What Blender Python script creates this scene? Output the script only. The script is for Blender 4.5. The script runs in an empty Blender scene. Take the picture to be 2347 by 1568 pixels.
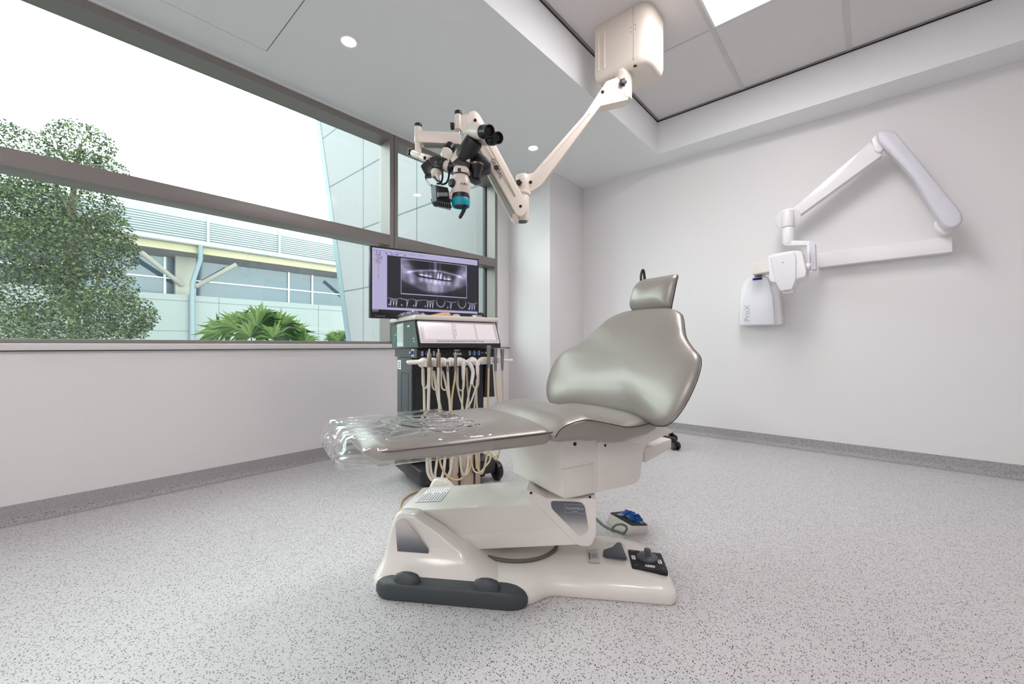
import bpy, bmesh, math, random
from mathutils import Vector as V, Matrix, noise
random.seed(7)
PI = math.pi
# ------------------------------------------------------------------ camera
F, CX, HY, H = 938.4, 1173.5, 791.0, 0.75          # focal length in px of the 2347x1568 frame, horizon row, eye height
A = math.atan2(826.5, 938.4)
VW = V((-math.sin(A), math.cos(A), 0)); RT = V((math.cos(A), math.sin(A), 0)); UP = V((0, 0, 1)); EYE = V((0, 0, H))
sc = bpy.context.scene
cam = bpy.data.cameras.new('camera'); co = bpy.data.objects.new('camera', cam); sc.collection.objects.link(co)
co.location = EYE; co.rotation_euler = (PI/2, 0, A)
cam.sensor_fit = 'HORIZONTAL'; cam.sensor_width = 36; cam.lens = F/2347*36; cam.shift_y = (HY-784)/2347; cam.clip_start = .02; cam.clip_end = 200
sc.camera = co
# ------------------------------------------------------------------ world, exposure
w = bpy.data.worlds.new('world'); sc.world = w; w.use_nodes = True
bg = w.node_tree.nodes['Background']; bg.inputs[0].default_value = (.88, 1.0, .985, 1)
_tc = w.node_tree.nodes.new('ShaderNodeTexCoord'); _sp = w.node_tree.nodes.new('ShaderNodeSeparateXYZ'); _mr = w.node_tree.nodes.new('ShaderNodeMapRange')   # overcast sky: brighter towards the horizon
_mr.inputs['From Min'].default_value = 0; _mr.inputs['From Max'].default_value = 1; SKY = 6.3; _mr.inputs['To Min'].default_value = SKY; _mr.inputs['To Max'].default_value = SKY*.72
w.node_tree.links.new(_tc.outputs['Generated'], _sp.inputs[0]); w.node_tree.links.new(_sp.outputs[2], _mr.inputs['Value']); w.node_tree.links.new(_mr.outputs[0], bg.inputs[1])
vs = sc.view_settings; vs.view_transform = 'Standard'; vs.look = 'None'; vs.exposure = 0.26; vs.gamma = 1.0; vs.use_curve_mapping = False
sc.display_settings.display_device = 'sRGB'
PANEL_E, DOWN_E = 11.5, 14.0                           # ceiling panel and downlight emission
sc.cycles.use_denoising = True
sc.cycles.max_bounces = 10; sc.cycles.diffuse_bounces = 6; sc.cycles.glossy_bounces = 4; sc.cycles.transparent_max_bounces = 24; sc.cycles.transmission_bounces = 6
sc.cycles.sample_clamp_indirect = 6; sc.cycles.caustics_reflective = False; sc.cycles.caustics_refractive = False

# ------------------------------------------------------------------ unprojection helpers
def ray(u, v): return VW*F + RT*(u-CX) + UP*(HY-v)
def P(u, v, d): return EYE + ray(u, v)*(d/F)
def onpl(u, v, n, p):
    r = ray(u, v); n = V(n); return EYE + r*((V(p)-EYE).dot(n)/r.dot(n))
def onx(u, v, x): return onpl(u, v, (1, 0, 0), (x, 0, 0))
def ony(u, v, y): return onpl(u, v, (0, 1, 0), (0, y, 0))
def onz(u, v, z): return onpl(u, v, (0, 0, 1), (0, 0, z))
def lin(c): return c/12.92 if c <= .04045 else ((c+.055)/1.055)**2.4
def S(r, g, b): return (lin(r/255), lin(g/255), lin(b/255), 1)

# ------------------------------------------------------------------ materials
def mat(name, col, rough=.5, metal=0, coat=0, spec=.5, bump=0, bscale=60, emit=None, es=0, sheen=0):
    m = bpy.data.materials.new(name); m.use_nodes = True; nt = m.node_tree; b = nt.nodes['Principled BSDF']
    b.inputs['Base Color'].default_value = col; b.inputs['Roughness'].default_value = rough; b.inputs['Metallic'].default_value = metal
    b.inputs['Coat Weight'].default_value = coat; b.inputs['Coat Roughness'].default_value = .1; b.inputs['Specular IOR Level'].default_value = spec
    if emit: b.inputs['Emission Color'].default_value = emit; b.inputs['Emission Strength'].default_value = es
    tc = nt.nodes.new('ShaderNodeTexCoord'); n = nt.nodes.new('ShaderNodeTexNoise'); n.inputs['Scale'].default_value = bscale; n.inputs['Detail'].default_value = 4
    nt.links.new(tc.outputs['Object'], n.inputs['Vector'])
    if bump:
        bp = nt.nodes.new('ShaderNodeBump'); bp.inputs['Strength'].default_value = bump; bp.inputs['Distance'].default_value = .01
        nt.links.new(n.outputs['Fac'], bp.inputs['Height']); nt.links.new(bp.outputs[0], b.inputs['Normal'])
    else:                                             # faint roughness variation so nothing is perfectly uniform
        mr = nt.nodes.new('ShaderNodeMapRange'); mr.inputs['To Min'].default_value = max(0, rough-.03); mr.inputs['To Max'].default_value = min(1, rough+.03)
        nt.links.new(n.outputs['Fac'], mr.inputs['Value']); nt.links.new(mr.outputs[0], b.inputs['Roughness'])
    return m
def vinyl(name, base, c1, c2, s1=185, s2=270, t1=.31, t2=.37, k1=.52, k2=.5):
    m = bpy.data.materials.new(name); m.use_nodes = True; nt = m.node_tree; b = nt.nodes['Principled BSDF']; N = nt.nodes.new; L = nt.links.new
    tc = N('ShaderNodeTexCoord'); prev = None
    mixc = N('ShaderNodeMix'); mixc.data_type = 'RGBA'; mixc.inputs['A'].default_value = base
    n = N('ShaderNodeTexNoise'); n.inputs['Scale'].default_value = 500; L(tc.outputs['Object'], n.inputs['Vector'])
    mixc.inputs['B'].default_value = tuple(x*.82 for x in base[:3])+(1,); L(n.outputs['Fac'], mixc.inputs['Factor']); prev = mixc.outputs['Result']
    for (s, t, k, c) in ((s2, t2, k2, c2), (s1, t1, k1, c1)):
        v = N('ShaderNodeTexVoronoi'); v.inputs['Scale'].default_value = s; L(tc.outputs['Object'], v.inputs['Vector'])
        lt = N('ShaderNodeMath'); lt.operation = 'LESS_THAN'; lt.inputs[1].default_value = t; L(v.outputs['Distance'], lt.inputs[0])
        sep = N('ShaderNodeSeparateColor'); L(v.outputs['Color'], sep.inputs[0])
        gt = N('ShaderNodeMath'); gt.operation = 'GREATER_THAN'; gt.inputs[1].default_value = k; L(sep.outputs[0], gt.inputs[0])
        mu = N('ShaderNodeMath'); mu.operation = 'MULTIPLY'; L(lt.outputs[0], mu.inputs[0]); L(gt.outputs[0], mu.inputs[1])
        mx = N('ShaderNodeMix'); mx.data_type = 'RGBA'; L(mu.outputs[0], mx.inputs['Factor']); L(prev, mx.inputs['A']); mx.inputs['B'].default_value = c; prev = mx.outputs['Result']
    L(prev, b.inputs['Base Color']); b.inputs['Roughness'].default_value = .42; b.inputs['Specular IOR Level'].default_value = .35
    return m
def glassy(name, tint, gl=.0, base=.0, wrinkle=0):
    m = bpy.data.materials.new(name); m.use_nodes = True; nt = m.node_tree; N = nt.nodes.new; L = nt.links.new
    for n in list(nt.nodes):
        if n.type == 'BSDF_PRINCIPLED': nt.nodes.remove(n)
    out = [n for n in nt.nodes if n.type == 'OUTPUT_MATERIAL'][0]
    t = N('ShaderNodeBsdfTransparent'); t.inputs[0].default_value = tint
    g = N('ShaderNodeBsdfGlossy'); g.inputs['Roughness'].default_value = gl; g.inputs[0].default_value = (1, 1, 1, 1)
    fr = N('ShaderNodeFresnel'); ge = N('ShaderNodeNewGeometry'); mi = N('ShaderNodeMapRange'); L(ge.outputs['Backfacing'], mi.inputs['Value'])
    mi.inputs['To Min'].default_value = 1.5; mi.inputs['To Max'].default_value = 1/1.5; L(mi.outputs[0], fr.inputs['IOR'])   # thin pane: same reflection from both faces
    mx = N('ShaderNodeMixShader'); L(fr.outputs[0], mx.inputs[0]); L(t.outputs[0], mx.inputs[1]); L(g.outputs[0], mx.inputs[2])
    if base:
        ad = N('ShaderNodeMath'); ad.operation = 'ADD'; ad.use_clamp = True; ad.inputs[1].default_value = base; L(fr.outputs[0], ad.inputs[0]); L(ad.outputs[0], mx.inputs[0])
    if wrinkle:
        tc = N('ShaderNodeTexCoord'); n = N('ShaderNodeTexNoise'); n.inputs['Scale'].default_value = wrinkle; n.inputs['Distortion'].default_value = 1.5; n.inputs['Detail'].default_value = 1
        L(tc.outputs['Object'], n.inputs['Vector'])
        bp = N('ShaderNodeBump'); bp.inputs['Strength'].default_value = .8; bp.inputs['Distance'].default_value = .16/wrinkle; L(n.outputs['Fac'], bp.inputs['Height'])
        L(bp.outputs[0], g.inputs['Normal']); L(bp.outputs[0], fr.inputs['Normal'])
    L(mx.outputs[0], out.inputs[0]); return m
def leafmat(name, c1, c2, c3):
    m = bpy.data.materials.new(name); m.use_nodes = True; nt = m.node_tree; b = nt.nodes['Principled BSDF']; N = nt.nodes.new; L = nt.links.new
    g = N('ShaderNodeNewGeometry'); r = N('ShaderNodeValToRGB'); r.color_ramp.elements[0].color = c1; r.color_ramp.elements[1].color = c3
    e = r.color_ramp.elements.new(.55); e.color = c2
    L(g.outputs['Random Per Island'], r.inputs[0]); L(r.outputs[0], b.inputs['Base Color']); b.inputs['Roughness'].default_value = .45
    tr = N('ShaderNodeBsdfTranslucent'); L(r.outputs[0], tr.inputs[0]); mx = N('ShaderNodeMixShader'); mx.inputs[0].default_value = .35
    out = [n for n in nt.nodes if n.type == 'OUTPUT_MATERIAL'][0]; L(b.outputs[0], mx.inputs[1]); L(tr.outputs[0], mx.inputs[2]); L(mx.outputs[0], out.inputs[0])
    return m
def emis(name, col, st):
    m = bpy.data.materials.new(name); m.use_nodes = True; nt = m.node_tree
    b = nt.nodes['Principled BSDF']; b.inputs['Base Color'].default_value = (.8, .8, .8, 1); b.inputs['Emission Color'].default_value = col; b.inputs['Emission Strength'].default_value = st
    return m
def halftone(name, base, ink, z0, z1, flip):
    """printed decal: solid ink fading through a lattice of dots into the base colour"""
    m = bpy.data.materials.new(name); m.use_nodes = True; nt = m.node_tree; b = nt.nodes['Principled BSDF']; N = nt.nodes.new; L = nt.links.new
    uv = N('ShaderNodeUVMap'); sp = N('ShaderNodeSeparateXYZ'); L(uv.outputs[0], sp.inputs[0])
    mr = N('ShaderNodeMapRange'); L(sp.outputs[1], mr.inputs[0]); mr.inputs[1].default_value = z0; mr.inputs[2].default_value = z1
    mr.inputs[3].default_value, mr.inputs[4].default_value = ((0, 1) if flip else (1, 0))
    def sn(sock_a, sock_b, sgn):
        a = N('ShaderNodeMath'); a.operation = 'ADD' if sgn > 0 else 'SUBTRACT'; L(sock_a, a.inputs[0]); L(sock_b, a.inputs[1])
        k = N('ShaderNodeMath'); k.operation = 'MULTIPLY'; k.inputs[1].default_value = 1500; L(a.outputs[0], k.inputs[0])
        s = N('ShaderNodeMath'); s.operation = 'SINE'; L(k.outputs[0], s.inputs[0]); return s.outputs[0]
    x, y = sp.outputs[0], sp.outputs[1]
    mu = N('ShaderNodeMath'); mu.operation = 'MULTIPLY'; L(sn(x, y, 1), mu.inputs[0]); L(sn(x, y, -1), mu.inputs[1])
    m2 = N('ShaderNodeMath'); m2.operation = 'MULTIPLY_ADD'; m2.inputs[1].default_value = .5; m2.inputs[2].default_value = .5; L(mu.outputs[0], m2.inputs[0])
    lt = N('ShaderNodeMath'); lt.operation = 'LESS_THAN'; L(m2.outputs[0], lt.inputs[0]); L(mr.outputs[0], lt.inputs[1])
    mx = N('ShaderNodeMix'); mx.data_type = 'RGBA'; L(lt.outputs[0], mx.inputs['Factor']); mx.inputs['A'].default_value = base; mx.inputs['B'].default_value = ink
    L(mx.outputs['Result'], b.inputs['Base Color']); b.inputs['Roughness'].default_value = .3
    return m

WALL = mat('white wall paint', S(232, 229, 229), .6, bump=.02, bscale=300)
CEIL = mat('white ceiling paint', S(238, 240, 241), .6)
TILE = mat('mineral ceiling tile', S(226, 222, 222), .8, bump=.06, bscale=400)
FLOOR = vinyl('speckled sheet vinyl', S(213, 210, 210), S(70, 68, 70), S(150, 147, 147))
SKIRT = vinyl('speckled coved vinyl', S(176, 173, 174), S(66, 65, 68), S(132, 130, 131), k1=.5)
ALU = mat('grey anodised aluminium', S(140, 133, 130), .42, .15)
ALUD = mat('dark rubber gasket', S(38, 36, 36), .6)
SILL = mat('white sill board', S(222, 219, 218), .35)
GLASS = glassy('tinted window glass', (.925, .962, .955, 1))
LEATHER = mat('pewter upholstery', S(154, 147, 140), .36, .3, spec=.7, coat=.12, bump=.03, bscale=700)
SEAM = mat('dark seam piping', S(52, 48, 46), .6)
CREAM = mat('cream gloss plastic', S(230, 225, 218), .22, coat=.4)
CREAM2 = mat('cream enamel', S(228, 218, 206), .33, coat=.15)
WHITE = mat('white plastic', S(236, 234, 236), .3, coat=.2)
GREYP = mat('cool grey plastic', S(214, 213, 220), .35)
CHAR = mat('charcoal rubber', S(62, 68, 72), .5)
BLK = mat('black plastic', S(26, 24, 27), .35)
BLKM = mat('matt black', S(20, 19, 21), .6)
CHROME = mat('chrome', S(215, 215, 215), .12, 1)
STEEL = mat('brushed steel', S(150, 150, 148), .3, .9)
BRONZE = mat('bronze grey metal', S(150, 138, 124), .35, .7)
TEAL = mat('teal plastic', S(0, 150, 170), .35)
CART = mat('dark grey powder coat', S(74, 80, 85), .4, bump=.02, bscale=900)
CARTD = mat('black powder coat', S(42, 42, 46), .35)
HOSE = mat('cream silicone hose', S(214, 208, 192), .4)
HOSEY = mat('yellowed hose', S(206, 184, 142), .4)
BLUE = mat('blue plastic film', S(0, 108, 205), .22, coat=.5)
INK = mat('dark print', S(52, 52, 60), .6)
INKG = mat('grey print', S(140, 140, 150), .6)
PAPER = mat('white label', S(236, 236, 236), .5)
SHAD = mat('dark recess', S(30, 28, 28), .8)
FILM = glassy('clear plastic film', (.985, .99, .99, 1), gl=.03, base=.05, wrinkle=9)
FILM2 = glassy('crumpled clear film', (.95, .97, .97, 1), gl=.12, base=.3, wrinkle=60)

# ------------------------------------------------------------------ mesh builder
ROOT = {}
def catmull(pts, n=8, closed=False):
    pts = [V(p) for p in pts]; out = []; m = len(pts)
    for i in range(m if closed else m-1):
        p0 = pts[(i-1) % m] if closed or i > 0 else pts[0]; p1 = pts[i]; p2 = pts[(i+1) % m]; p3 = pts[(i+2) % m] if closed or i+2 < m else pts[-1]
        for k in range(n):
            t = k/n; out.append(.5*((2*p1)+(-p0+p2)*t+(2*p0-5*p1+4*p2-p3)*t*t+(-p0+3*p1-3*p2+p3)*t**3))
    if not closed: out.append(pts[-1])
    return out
def roundpoly(pts, r, n=4):
    """round the corners of a closed polygon; r is a number or a list"""
    pts = [V(p) for p in pts]; out = []; m = len(pts)
    for i in range(m):
        p, a, b = pts[i], pts[i-1], pts[(i+1) % m]; rr = r[i] if isinstance(r, (list, tuple)) else r
        da, db = (a-p), (b-p); la, lb = da.length, db.length; q = min(rr, la*.49, lb*.49)
        if q < 1e-6: out.append(p); continue
        s, e = p+da/la*q, p+db/lb*q
        for k in range(n+1):
            t = k/n; out.append((1-t)**2*s+2*t*(1-t)*p+t*t*e)
    return out
class MB:
    def __init__(self): self.bm = bmesh.new(); self.uvpts = None
    def _add(self, sub):
        me = bpy.data.meshes.new('tmp'); sub.to_mesh(me); sub.free(); self.bm.from_mesh(me); bpy.data.meshes.remove(me); return self
    def _bevel(self, sub, bev, seg, ang=25):
        sub.normal_update()
        ed = [e for e in sub.edges if len(e.link_faces) == 2 and e.calc_face_angle(0) > math.radians(ang)]
        if ed: bmesh.ops.bevel(sub, geom=ed, offset=bev, segments=seg, affect='EDGES', profile=.5, clamp_overlap=True)
    def box(self, c, size, ax=None, bev=0, seg=2):
        sub = bmesh.new(); bmesh.ops.create_cube(sub, size=1)
        ax = ax or (V((1, 0, 0)), V((0, 1, 0)), V((0, 0, 1)))
        for v in sub.verts:
            p = v.co.copy(); v.co = V(c)+ax[0]*(p.x*size[0])+ax[1]*(p.y*size[1])+ax[2]*(p.z*size[2])
        bmesh.ops.recalc_face_normals(sub, faces=sub.faces)
        if bev: self._bevel(sub, bev, seg)
        return self._add(sub)
    def bb(self, lo, hi, bev=0, seg=2):
        lo, hi = V(lo), V(hi); return self.box((lo+hi)/2, hi-lo, None, bev, seg)
    def prism(self, pts, vec, bev=0, seg=2, ang=40):
        sub = bmesh.new(); vec = V(vec); a = [sub.verts.new(V(p)) for p in pts]; b = [sub.verts.new(V(p)+vec) for p in pts]; n = len(a)
        sub.faces.new(a[::-1]); sub.faces.new(b)
        for i in range(n): sub.faces.new((a[i], a[(i+1) % n], b[(i+1) % n], b[i]))
        bmesh.ops.recalc_face_normals(sub, faces=sub.faces)
        if bev: self._bevel(sub, bev, seg, ang)
        return self._add(sub)
    def loft(self, rings, cap=True, closed=True):
        sub = bmesh.new(); R = [[sub.verts.new(V(p)) for p in r] for r in rings]; n = len(R[0])
        for a, b in zip(R, R[1:]):
            for i in range(n if closed else n-1):
                j = (i+1) % n
                try: sub.faces.new((a[i], a[j], b[j], b[i]))
                except ValueError: pass
        if cap and closed: sub.faces.new(R[0][::-1]); sub.faces.new(R[-1])
        bmesh.ops.remove_doubles(sub, verts=sub.verts, dist=1e-6)
        bmesh.ops.recalc_face_normals(sub, faces=sub.faces); return self._add(sub)
    def tube(self, pts, r, n=10, smooth=0, closed=False):
        if smooth: pts = catmull(pts, smooth, closed)
        pts = [V(p) for p in pts]; m = len(pts); rad = (lambda i: r) if not isinstance(r, (list, tuple)) else (lambda i: r[0]+(r[1]-r[0])*i/(m-1))
        rings = []; nrm = None
        for i, p in enumerate(pts):
            t = (pts[min(i+1, m-1)]-pts[max(i-1, 0)]) if not closed else (pts[(i+1) % m]-pts[i-1])
            if t.length < 1e-9: t = V((0, 0, 1))
            t.normalize()
            if nrm is None: nrm = t.orthogonal().normalized()
            nrm = (nrm-t*nrm.dot(t)); nrm = nrm.normalized() if nrm.length > 1e-6 else t.orthogonal().normalized()
            bn = t.cross(nrm); rings.append([p+(nrm*math.cos(2*PI*k/n)+bn*math.sin(2*PI*k/n))*rad(i) for k in range(n)])
        if closed: rings.append(rings[0]); return self.loft(rings, cap=False)
        return self.loft(rings)
    def lathe(self, o, ax, prof, n=28, sx=1.0, side=None):
        ax = V(ax).normalized(); o = V(o); e = V(side) if side else ax.orthogonal(); e = (e-ax*e.dot(ax)).normalized(); f = ax.cross(e)
        rings = [[o+ax*h+(e*math.cos(2*PI*k/n)*sx+f*math.sin(2*PI*k/n))*max(r, 1e-5) for k in range(n)] for r, h in prof]
        return self.loft(rings)
    def cyl(self, a, b, r, r2=None, bev=0, n=28):
        a, b = V(a), V(b); h = (b-a).length; r2 = r if r2 is None else r2
        pr = [(r, 0), (r2, h)] if not bev else [(r-bev, 0), (r-bev*.3, bev*.3), (r, bev), (r2, h-bev), (r2-bev*.3, h-bev*.3), (r2-bev, h)]
        return self.lathe(a, b-a, pr, n)
    def ball(self, c, r, n=20, sc3=(1, 1, 1), ax=None):
        ax = ax or (V((1, 0, 0)), V((0, 1, 0)), V((0, 0, 1))); c = V(c); rings = []
        for i in range(n//2+1):
            th = PI*i/(n//2); z, q = -math.cos(th), max(math.sin(th), 1e-5)
            rings.append([c+ax[0]*(q*math.cos(2*PI*k/n)*r*sc3[0])+ax[1]*(q*math.sin(2*PI*k/n)*r*sc3[1])+ax[2]*(z*r*sc3[2]) for k in range(n)])
        return self.loft(rings)
    def star(self, c, ax, r, h, lobes=5):
        """five-lobed clamp knob"""
        ax = V(ax).normalized(); e = ax.orthogonal().normalized(); f = ax.cross(e); c = V(c)
        pts = [c+(e*math.cos(t)+f*math.sin(t))*r*(1+.16*math.cos(lobes*t)) for t in [2*PI*k/40 for k in range(40)]]
        return self.prism(pts, ax*h, bev=h*.2, seg=2, ang=60)
    def pillow(self, outline, c, tf, front, back, rings=12, p=3.0, q=.5):
        """closed upholstered pad: outline and centre in 2-D, tf(a,b,h) to world, front/back thickness functions"""
        sub = bmesh.new(); n = len(outline); out = [sub.verts.new(tf(a, b, 0)) for a, b in outline]
        for th, sg in ((front, 1), (back, -1)):
            prev = out
            for k in range(1, rings):
                t = 1-(k/rings)**1.5 if k < rings else 0; cur = []
                for a, b in outline:
                    x, y = c[0]+(a-c[0])*t, c[1]+(b-c[1])*t; cur.append(sub.verts.new(tf(x, y, sg*th(x, y)*(1-t**p)**q)))
                for i in range(n): sub.faces.new((prev[i], prev[(i+1) % n], cur[(i+1) % n], cur[i]))
                prev = cur
            ce = sub.verts.new(tf(c[0], c[1], sg*th(*c)))
            for i in range(n): sub.faces.new((prev[i], prev[(i+1) % n], ce))
        bmesh.ops.recalc_face_normals(sub, faces=sub.faces); return self._add(sub)
    def text(self, body, o, xd, yd, size, ext=.0004, align='CENTER', squash=1.0, spacing=1.0):
        cu = bpy.data.curves.new('t', 'FONT'); cu.body = body; cu.size = size; cu.extrude = ext; cu.align_x = align; cu.align_y = 'CENTER'; cu.resolution_u = 3; cu.space_character = spacing
        ob = bpy.data.objects.new('t', cu); me = bpy.data.meshes.new_from_object(ob); bpy.data.objects.remove(ob); bpy.data.curves.remove(cu)
        xd, yd = V(xd).normalized(), V(yd).normalized(); zd = xd.cross(yd)
        for v in me.vertices: p = v.co.copy(); v.co = V(o)+xd*(p.x*squash)+yd*p.y+zd*p.z
        self.bm.from_mesh(me); bpy.data.meshes.remove(me); return self
    def build(self, name, m, parent=None, origin=None, ang=38, uv=None, keep=False):
        bm = self.bm
        if not keep: bmesh.ops.recalc_face_normals(bm, faces=bm.faces)
        for f in bm.faces: f.smooth = True
        for e in bm.edges: e.smooth = not (len(e.link_faces) == 2 and e.calc_face_angle(0) > math.radians(ang))
        if parent: o0 = ROOT[parent.name]
        elif origin is not None: o0 = V(origin)
        else:
            cs = [v.co for v in bm.verts]; o0 = V(((min(c.x for c in cs)+max(c.x for c in cs))/2, (min(c.y for c in cs)+max(c.y for c in cs))/2, min(c.z for c in cs)))
        if uv:
            lay = bm.loops.layers.uv.new('UVMap')
            for f in bm.faces:
                for l in f.loops: l[lay].uv = uv(l.vert.co)
        bmesh.ops.translate(bm, verts=bm.verts, vec=-o0)
        me = bpy.data.meshes.new(name); bm.to_mesh(me); bm.free()
        for x in (m if isinstance(m, (list, tuple)) else [m]): me.materials.append(x)
        ob = bpy.data.objects.new(name, me); sc.collection.objects.link(ob)
        if parent: ob.parent = parent
        else: ob.location = o0
        ROOT[ob.name] = o0; return ob
def tag(o, label, cat, group=None, kind=None):
    o['label'] = label; o['category'] = cat
    if group: o['group'] = group
    if kind: o['kind'] = kind
    return o
def thing(name, label, cat, loc, group=None):
    o = bpy.data.objects.new(name, None); sc.collection.objects.link(o); o.location = V(loc); o.empty_display_size = .05; ROOT[o.name] = V(loc); return tag(o, label, cat, group)
def struct(mb, name, m, parent=None, **k):
    o = mb.build(name, m, parent, **k)
    if not parent: o['kind'] = 'structure'
    return o
def sroot(name, loc=(0, 0, 0)):
    o = bpy.data.objects.new(name, None); sc.collection.objects.link(o); o.location = V(loc); o.empty_display_size = .05; ROOT[o.name] = V(loc); o['kind'] = 'structure'; return o
def one(o, label, cat, group=None): return tag(o, label, cat, group)

# ================================================================== ROOM
WX, D, XR, YB = -2.711, 3.602, 2.9, -2.6            # window wall, far wall, right wall, back wall
ZC, ZR = 2.342, 2.619                                # plaster ceiling, tiled recess
SILLZ, GX = .757, -2.84
RX0, RY1 = -1.347, 3.366                             # recess edges
struct(MB().bb((WX-.16, YB-.1, -.1), (XR+.1, D+.1, 0)), 'floor', FLOOR, origin=(0, 0, 0))
m = MB().bb((WX-.16, YB, 0), (WX, D, SILLZ-.03)).bb((WX-.16, 2.866, SILLZ-.03), (WX, D, ZC)).bb((WX-.16, YB, SILLZ-.03), (WX, -1.2, ZC))
struct(m, 'wall_window', WALL)
struct(MB().bb((WX-.16, D, 0), (XR+.1, D+.1, ZR+.1)), 'wall_far', WALL)
struct(MB().bb((XR, YB, 0), (XR+.1, D, ZR+.1)), 'wall_right', WALL)
struct(MB().bb((WX-.16, YB-.1, 0), (XR+.1, YB, ZR+.1)), 'wall_back', WALL)
struct(MB().bb((WX, 3.028, 0), (-2.206, D, ZC), bev=.004), 'wall_column', WALL)
# ceiling: plaster band with a bulkhead down to it, tiled recess above
m = MB().bb((WX-.16, YB, ZC), (RX0, D, ZR+.1)).bb((RX0, RY1, ZC), (XR, D, ZR+.1))
struct(m, 'ceiling', CEIL)
struct(MB().bb((RX0, YB, ZR), (XR, RY1, ZR+.04)), 'ceiling_tiles', TILE)
gx = [-.712, -.112, .488, 1.088, 1.688, 2.288]; gy = [2.6, 1.4, .2, -1.0, -2.2]
m = MB()
for x in gx: m.bb((x-.012, YB, ZR-.004), (x+.012, RY1, ZR+.002))
for y in gy: m.bb((RX0, y-.006, ZR-.003), (XR, y+.006, ZR+.002))
struct(m, 'trim_1', mat('white ceiling grid', S(206, 205, 204), .5))
m = MB().bb((RX0, YB, ZR-.006), (RX0+.018, RY1, ZR)).bb((RX0, RY1-.018, ZR-.006), (XR, RY1, ZR))
struct(m, 'trim_2', mat('grey shadow angle', S(150, 146, 145), .5))
m = MB().bb((RX0, YB, ZR-.012), (RX0+.004, RY1, ZR-.006)).bb((RX0, RY1-.004, ZR-.012), (XR, RY1, ZR-.006))
struct(m, 'trim_3', SHAD)
# coved skirting
def cove(name, a, b, inward, top=.078, r=.03):
    a, b, inward = V(a), V(b), V(inward); prof = [(0.0, top), (.004, top), (.004, .03)]+[(.004+r*(1-math.cos(t)), .03-.0295*math.sin(t)) for t in [PI/2*k/6 for k in range(1, 7)]]+[(.045, .0004), (0, .0004)]
    struct(MB().loft([[p+inward*q+V((0, 0, z)) for q, z in prof] for p in (a, b)]), name, SKIRT, origin=(0, 0, 0))
cove('baseboard_window', (WX, YB, 0), (WX, 3.028, 0), (1, 0, 0)); cove('baseboard_far', (-2.206, D, 0), (XR, D, 0), (0, -1, 0))
cove('baseboard_column', (-2.206, 3.028, 0), (-2.206, D, 0), (1, 0, 0)); cove('baseboard_pier', (WX, 3.028, 0), (-2.206, 3.028, 0), (0, -1, 0))
cove('baseboard_right', (XR, YB, 0), (XR, D, 0), (-1, 0, 0))
# windows
def window(n, y0, y1, dark_side=None):
    r = sroot('window_%d' % n, (WX, (y0+y1)/2, SILLZ)); f = MB()
    f.bb((GX-.02, y0, SILLZ-.01), (WX-.012, y1, SILLZ+.02), .002)
    f.bb((GX-.02, y0, ZC-.05), (WX, y1, ZC-.006))
    f.bb((GX-.02, y0, SILLZ+.02), (WX, y0+.034, ZC-.05)); f.bb((GX-.02, y1-.034, SILLZ+.02), (WX, y1, ZC-.05))
    f.build('frame', ALU, r)
    MB().bb((GX-.02, y0+.034, 1.498), (WX, y1-.034, 1.576), .002).build('transom', ALU, r)
    MB().bb((GX-.003, y0+.034, 1.576), (GX+.003, y1-.034, ZC-.05)).build('glass_pane', GLASS, r)
    MB().bb((GX-.003, y0+.034, SILLZ+.02), (GX+.003, y1-.034, 1.498)).build('glass_pane', GLASS, r)
    if dark_side:
        MB().bb((GX-.02, y1-.046, SILLZ+.02), (GX+.012, y1-.034, ZC-.05)).build('gasket', ALUD, r)
window(1, -1.2, 1.7295); window(2, 1.7305, 2.866, True)
struct(MB().bb((WX-.14, -1.3, SILLZ-.03), (WX+.022, 3.028, SILLZ), .003), 'trim_4', SILL)
struct(MB().bb((WX-.001, -1.3, SILLZ-.034), (WX+.012, 3.028, SILLZ-.03)), 'trim_5', SHAD)
struct(MB().bb((WX-.005, 1.7295, SILLZ), (WX+.0005, 1.7305+.004, ZC-.006)), 'trim_6', ALUD)
struct(MB().bb((WX-.02, -1.3, ZC-.006), (WX+.016, 2.88, ZC+.002), .002), 'trim_7', CEIL)

# ceiling lights
def panel_light(x0, x1, y0, y1, label):
    t = thing('ceiling_panel_light', label, 'light', ((x0+x1)/2, (y0+y1)/2, ZR-.01), 'panel lights in the tiled ceiling')
    f = MB(); z0, z1 = ZR-.01, ZR+.001
    for lo, hi in (((x0, y0), (x1, y0+.012)), ((x0, y1-.012), (x1, y1)), ((x0, y0+.012), (x0+.012, y1-.012)), ((x1-.012, y0+.012), (x1, y1-.012))): f.bb((*lo, z0), (*hi, z1))
    f.build('frame', WHITE, t)
    MB().bb((x0+.012, y0+.012, z0+.002), (x1-.012, y1-.012, z0+.004)).build('diffuser', PANELM, t)
PANELM = emis('lit diffuser', (1, .955, .975, 1), PANEL_E)
panel_light(-.70, -.124, 1.412, 2.588, 'bright rectangular light panel in the tiled ceiling beside the microscope mount')
panel_light(.50, 1.076, -2.188, -1.012, 'added rectangular fill light panel behind the camera to the right, out of view')  # added fill panel, no such fitting is known here
panel_light(-.70, -.124, -2.188, -1.012, 'added rectangular fill light panel behind the camera to the left, out of view')  # another added fill panel, brightens the chair front from behind the camera
DOWNM = emis('lit downlight lens', (1, .955, .985, 1), DOWN_E)
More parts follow.
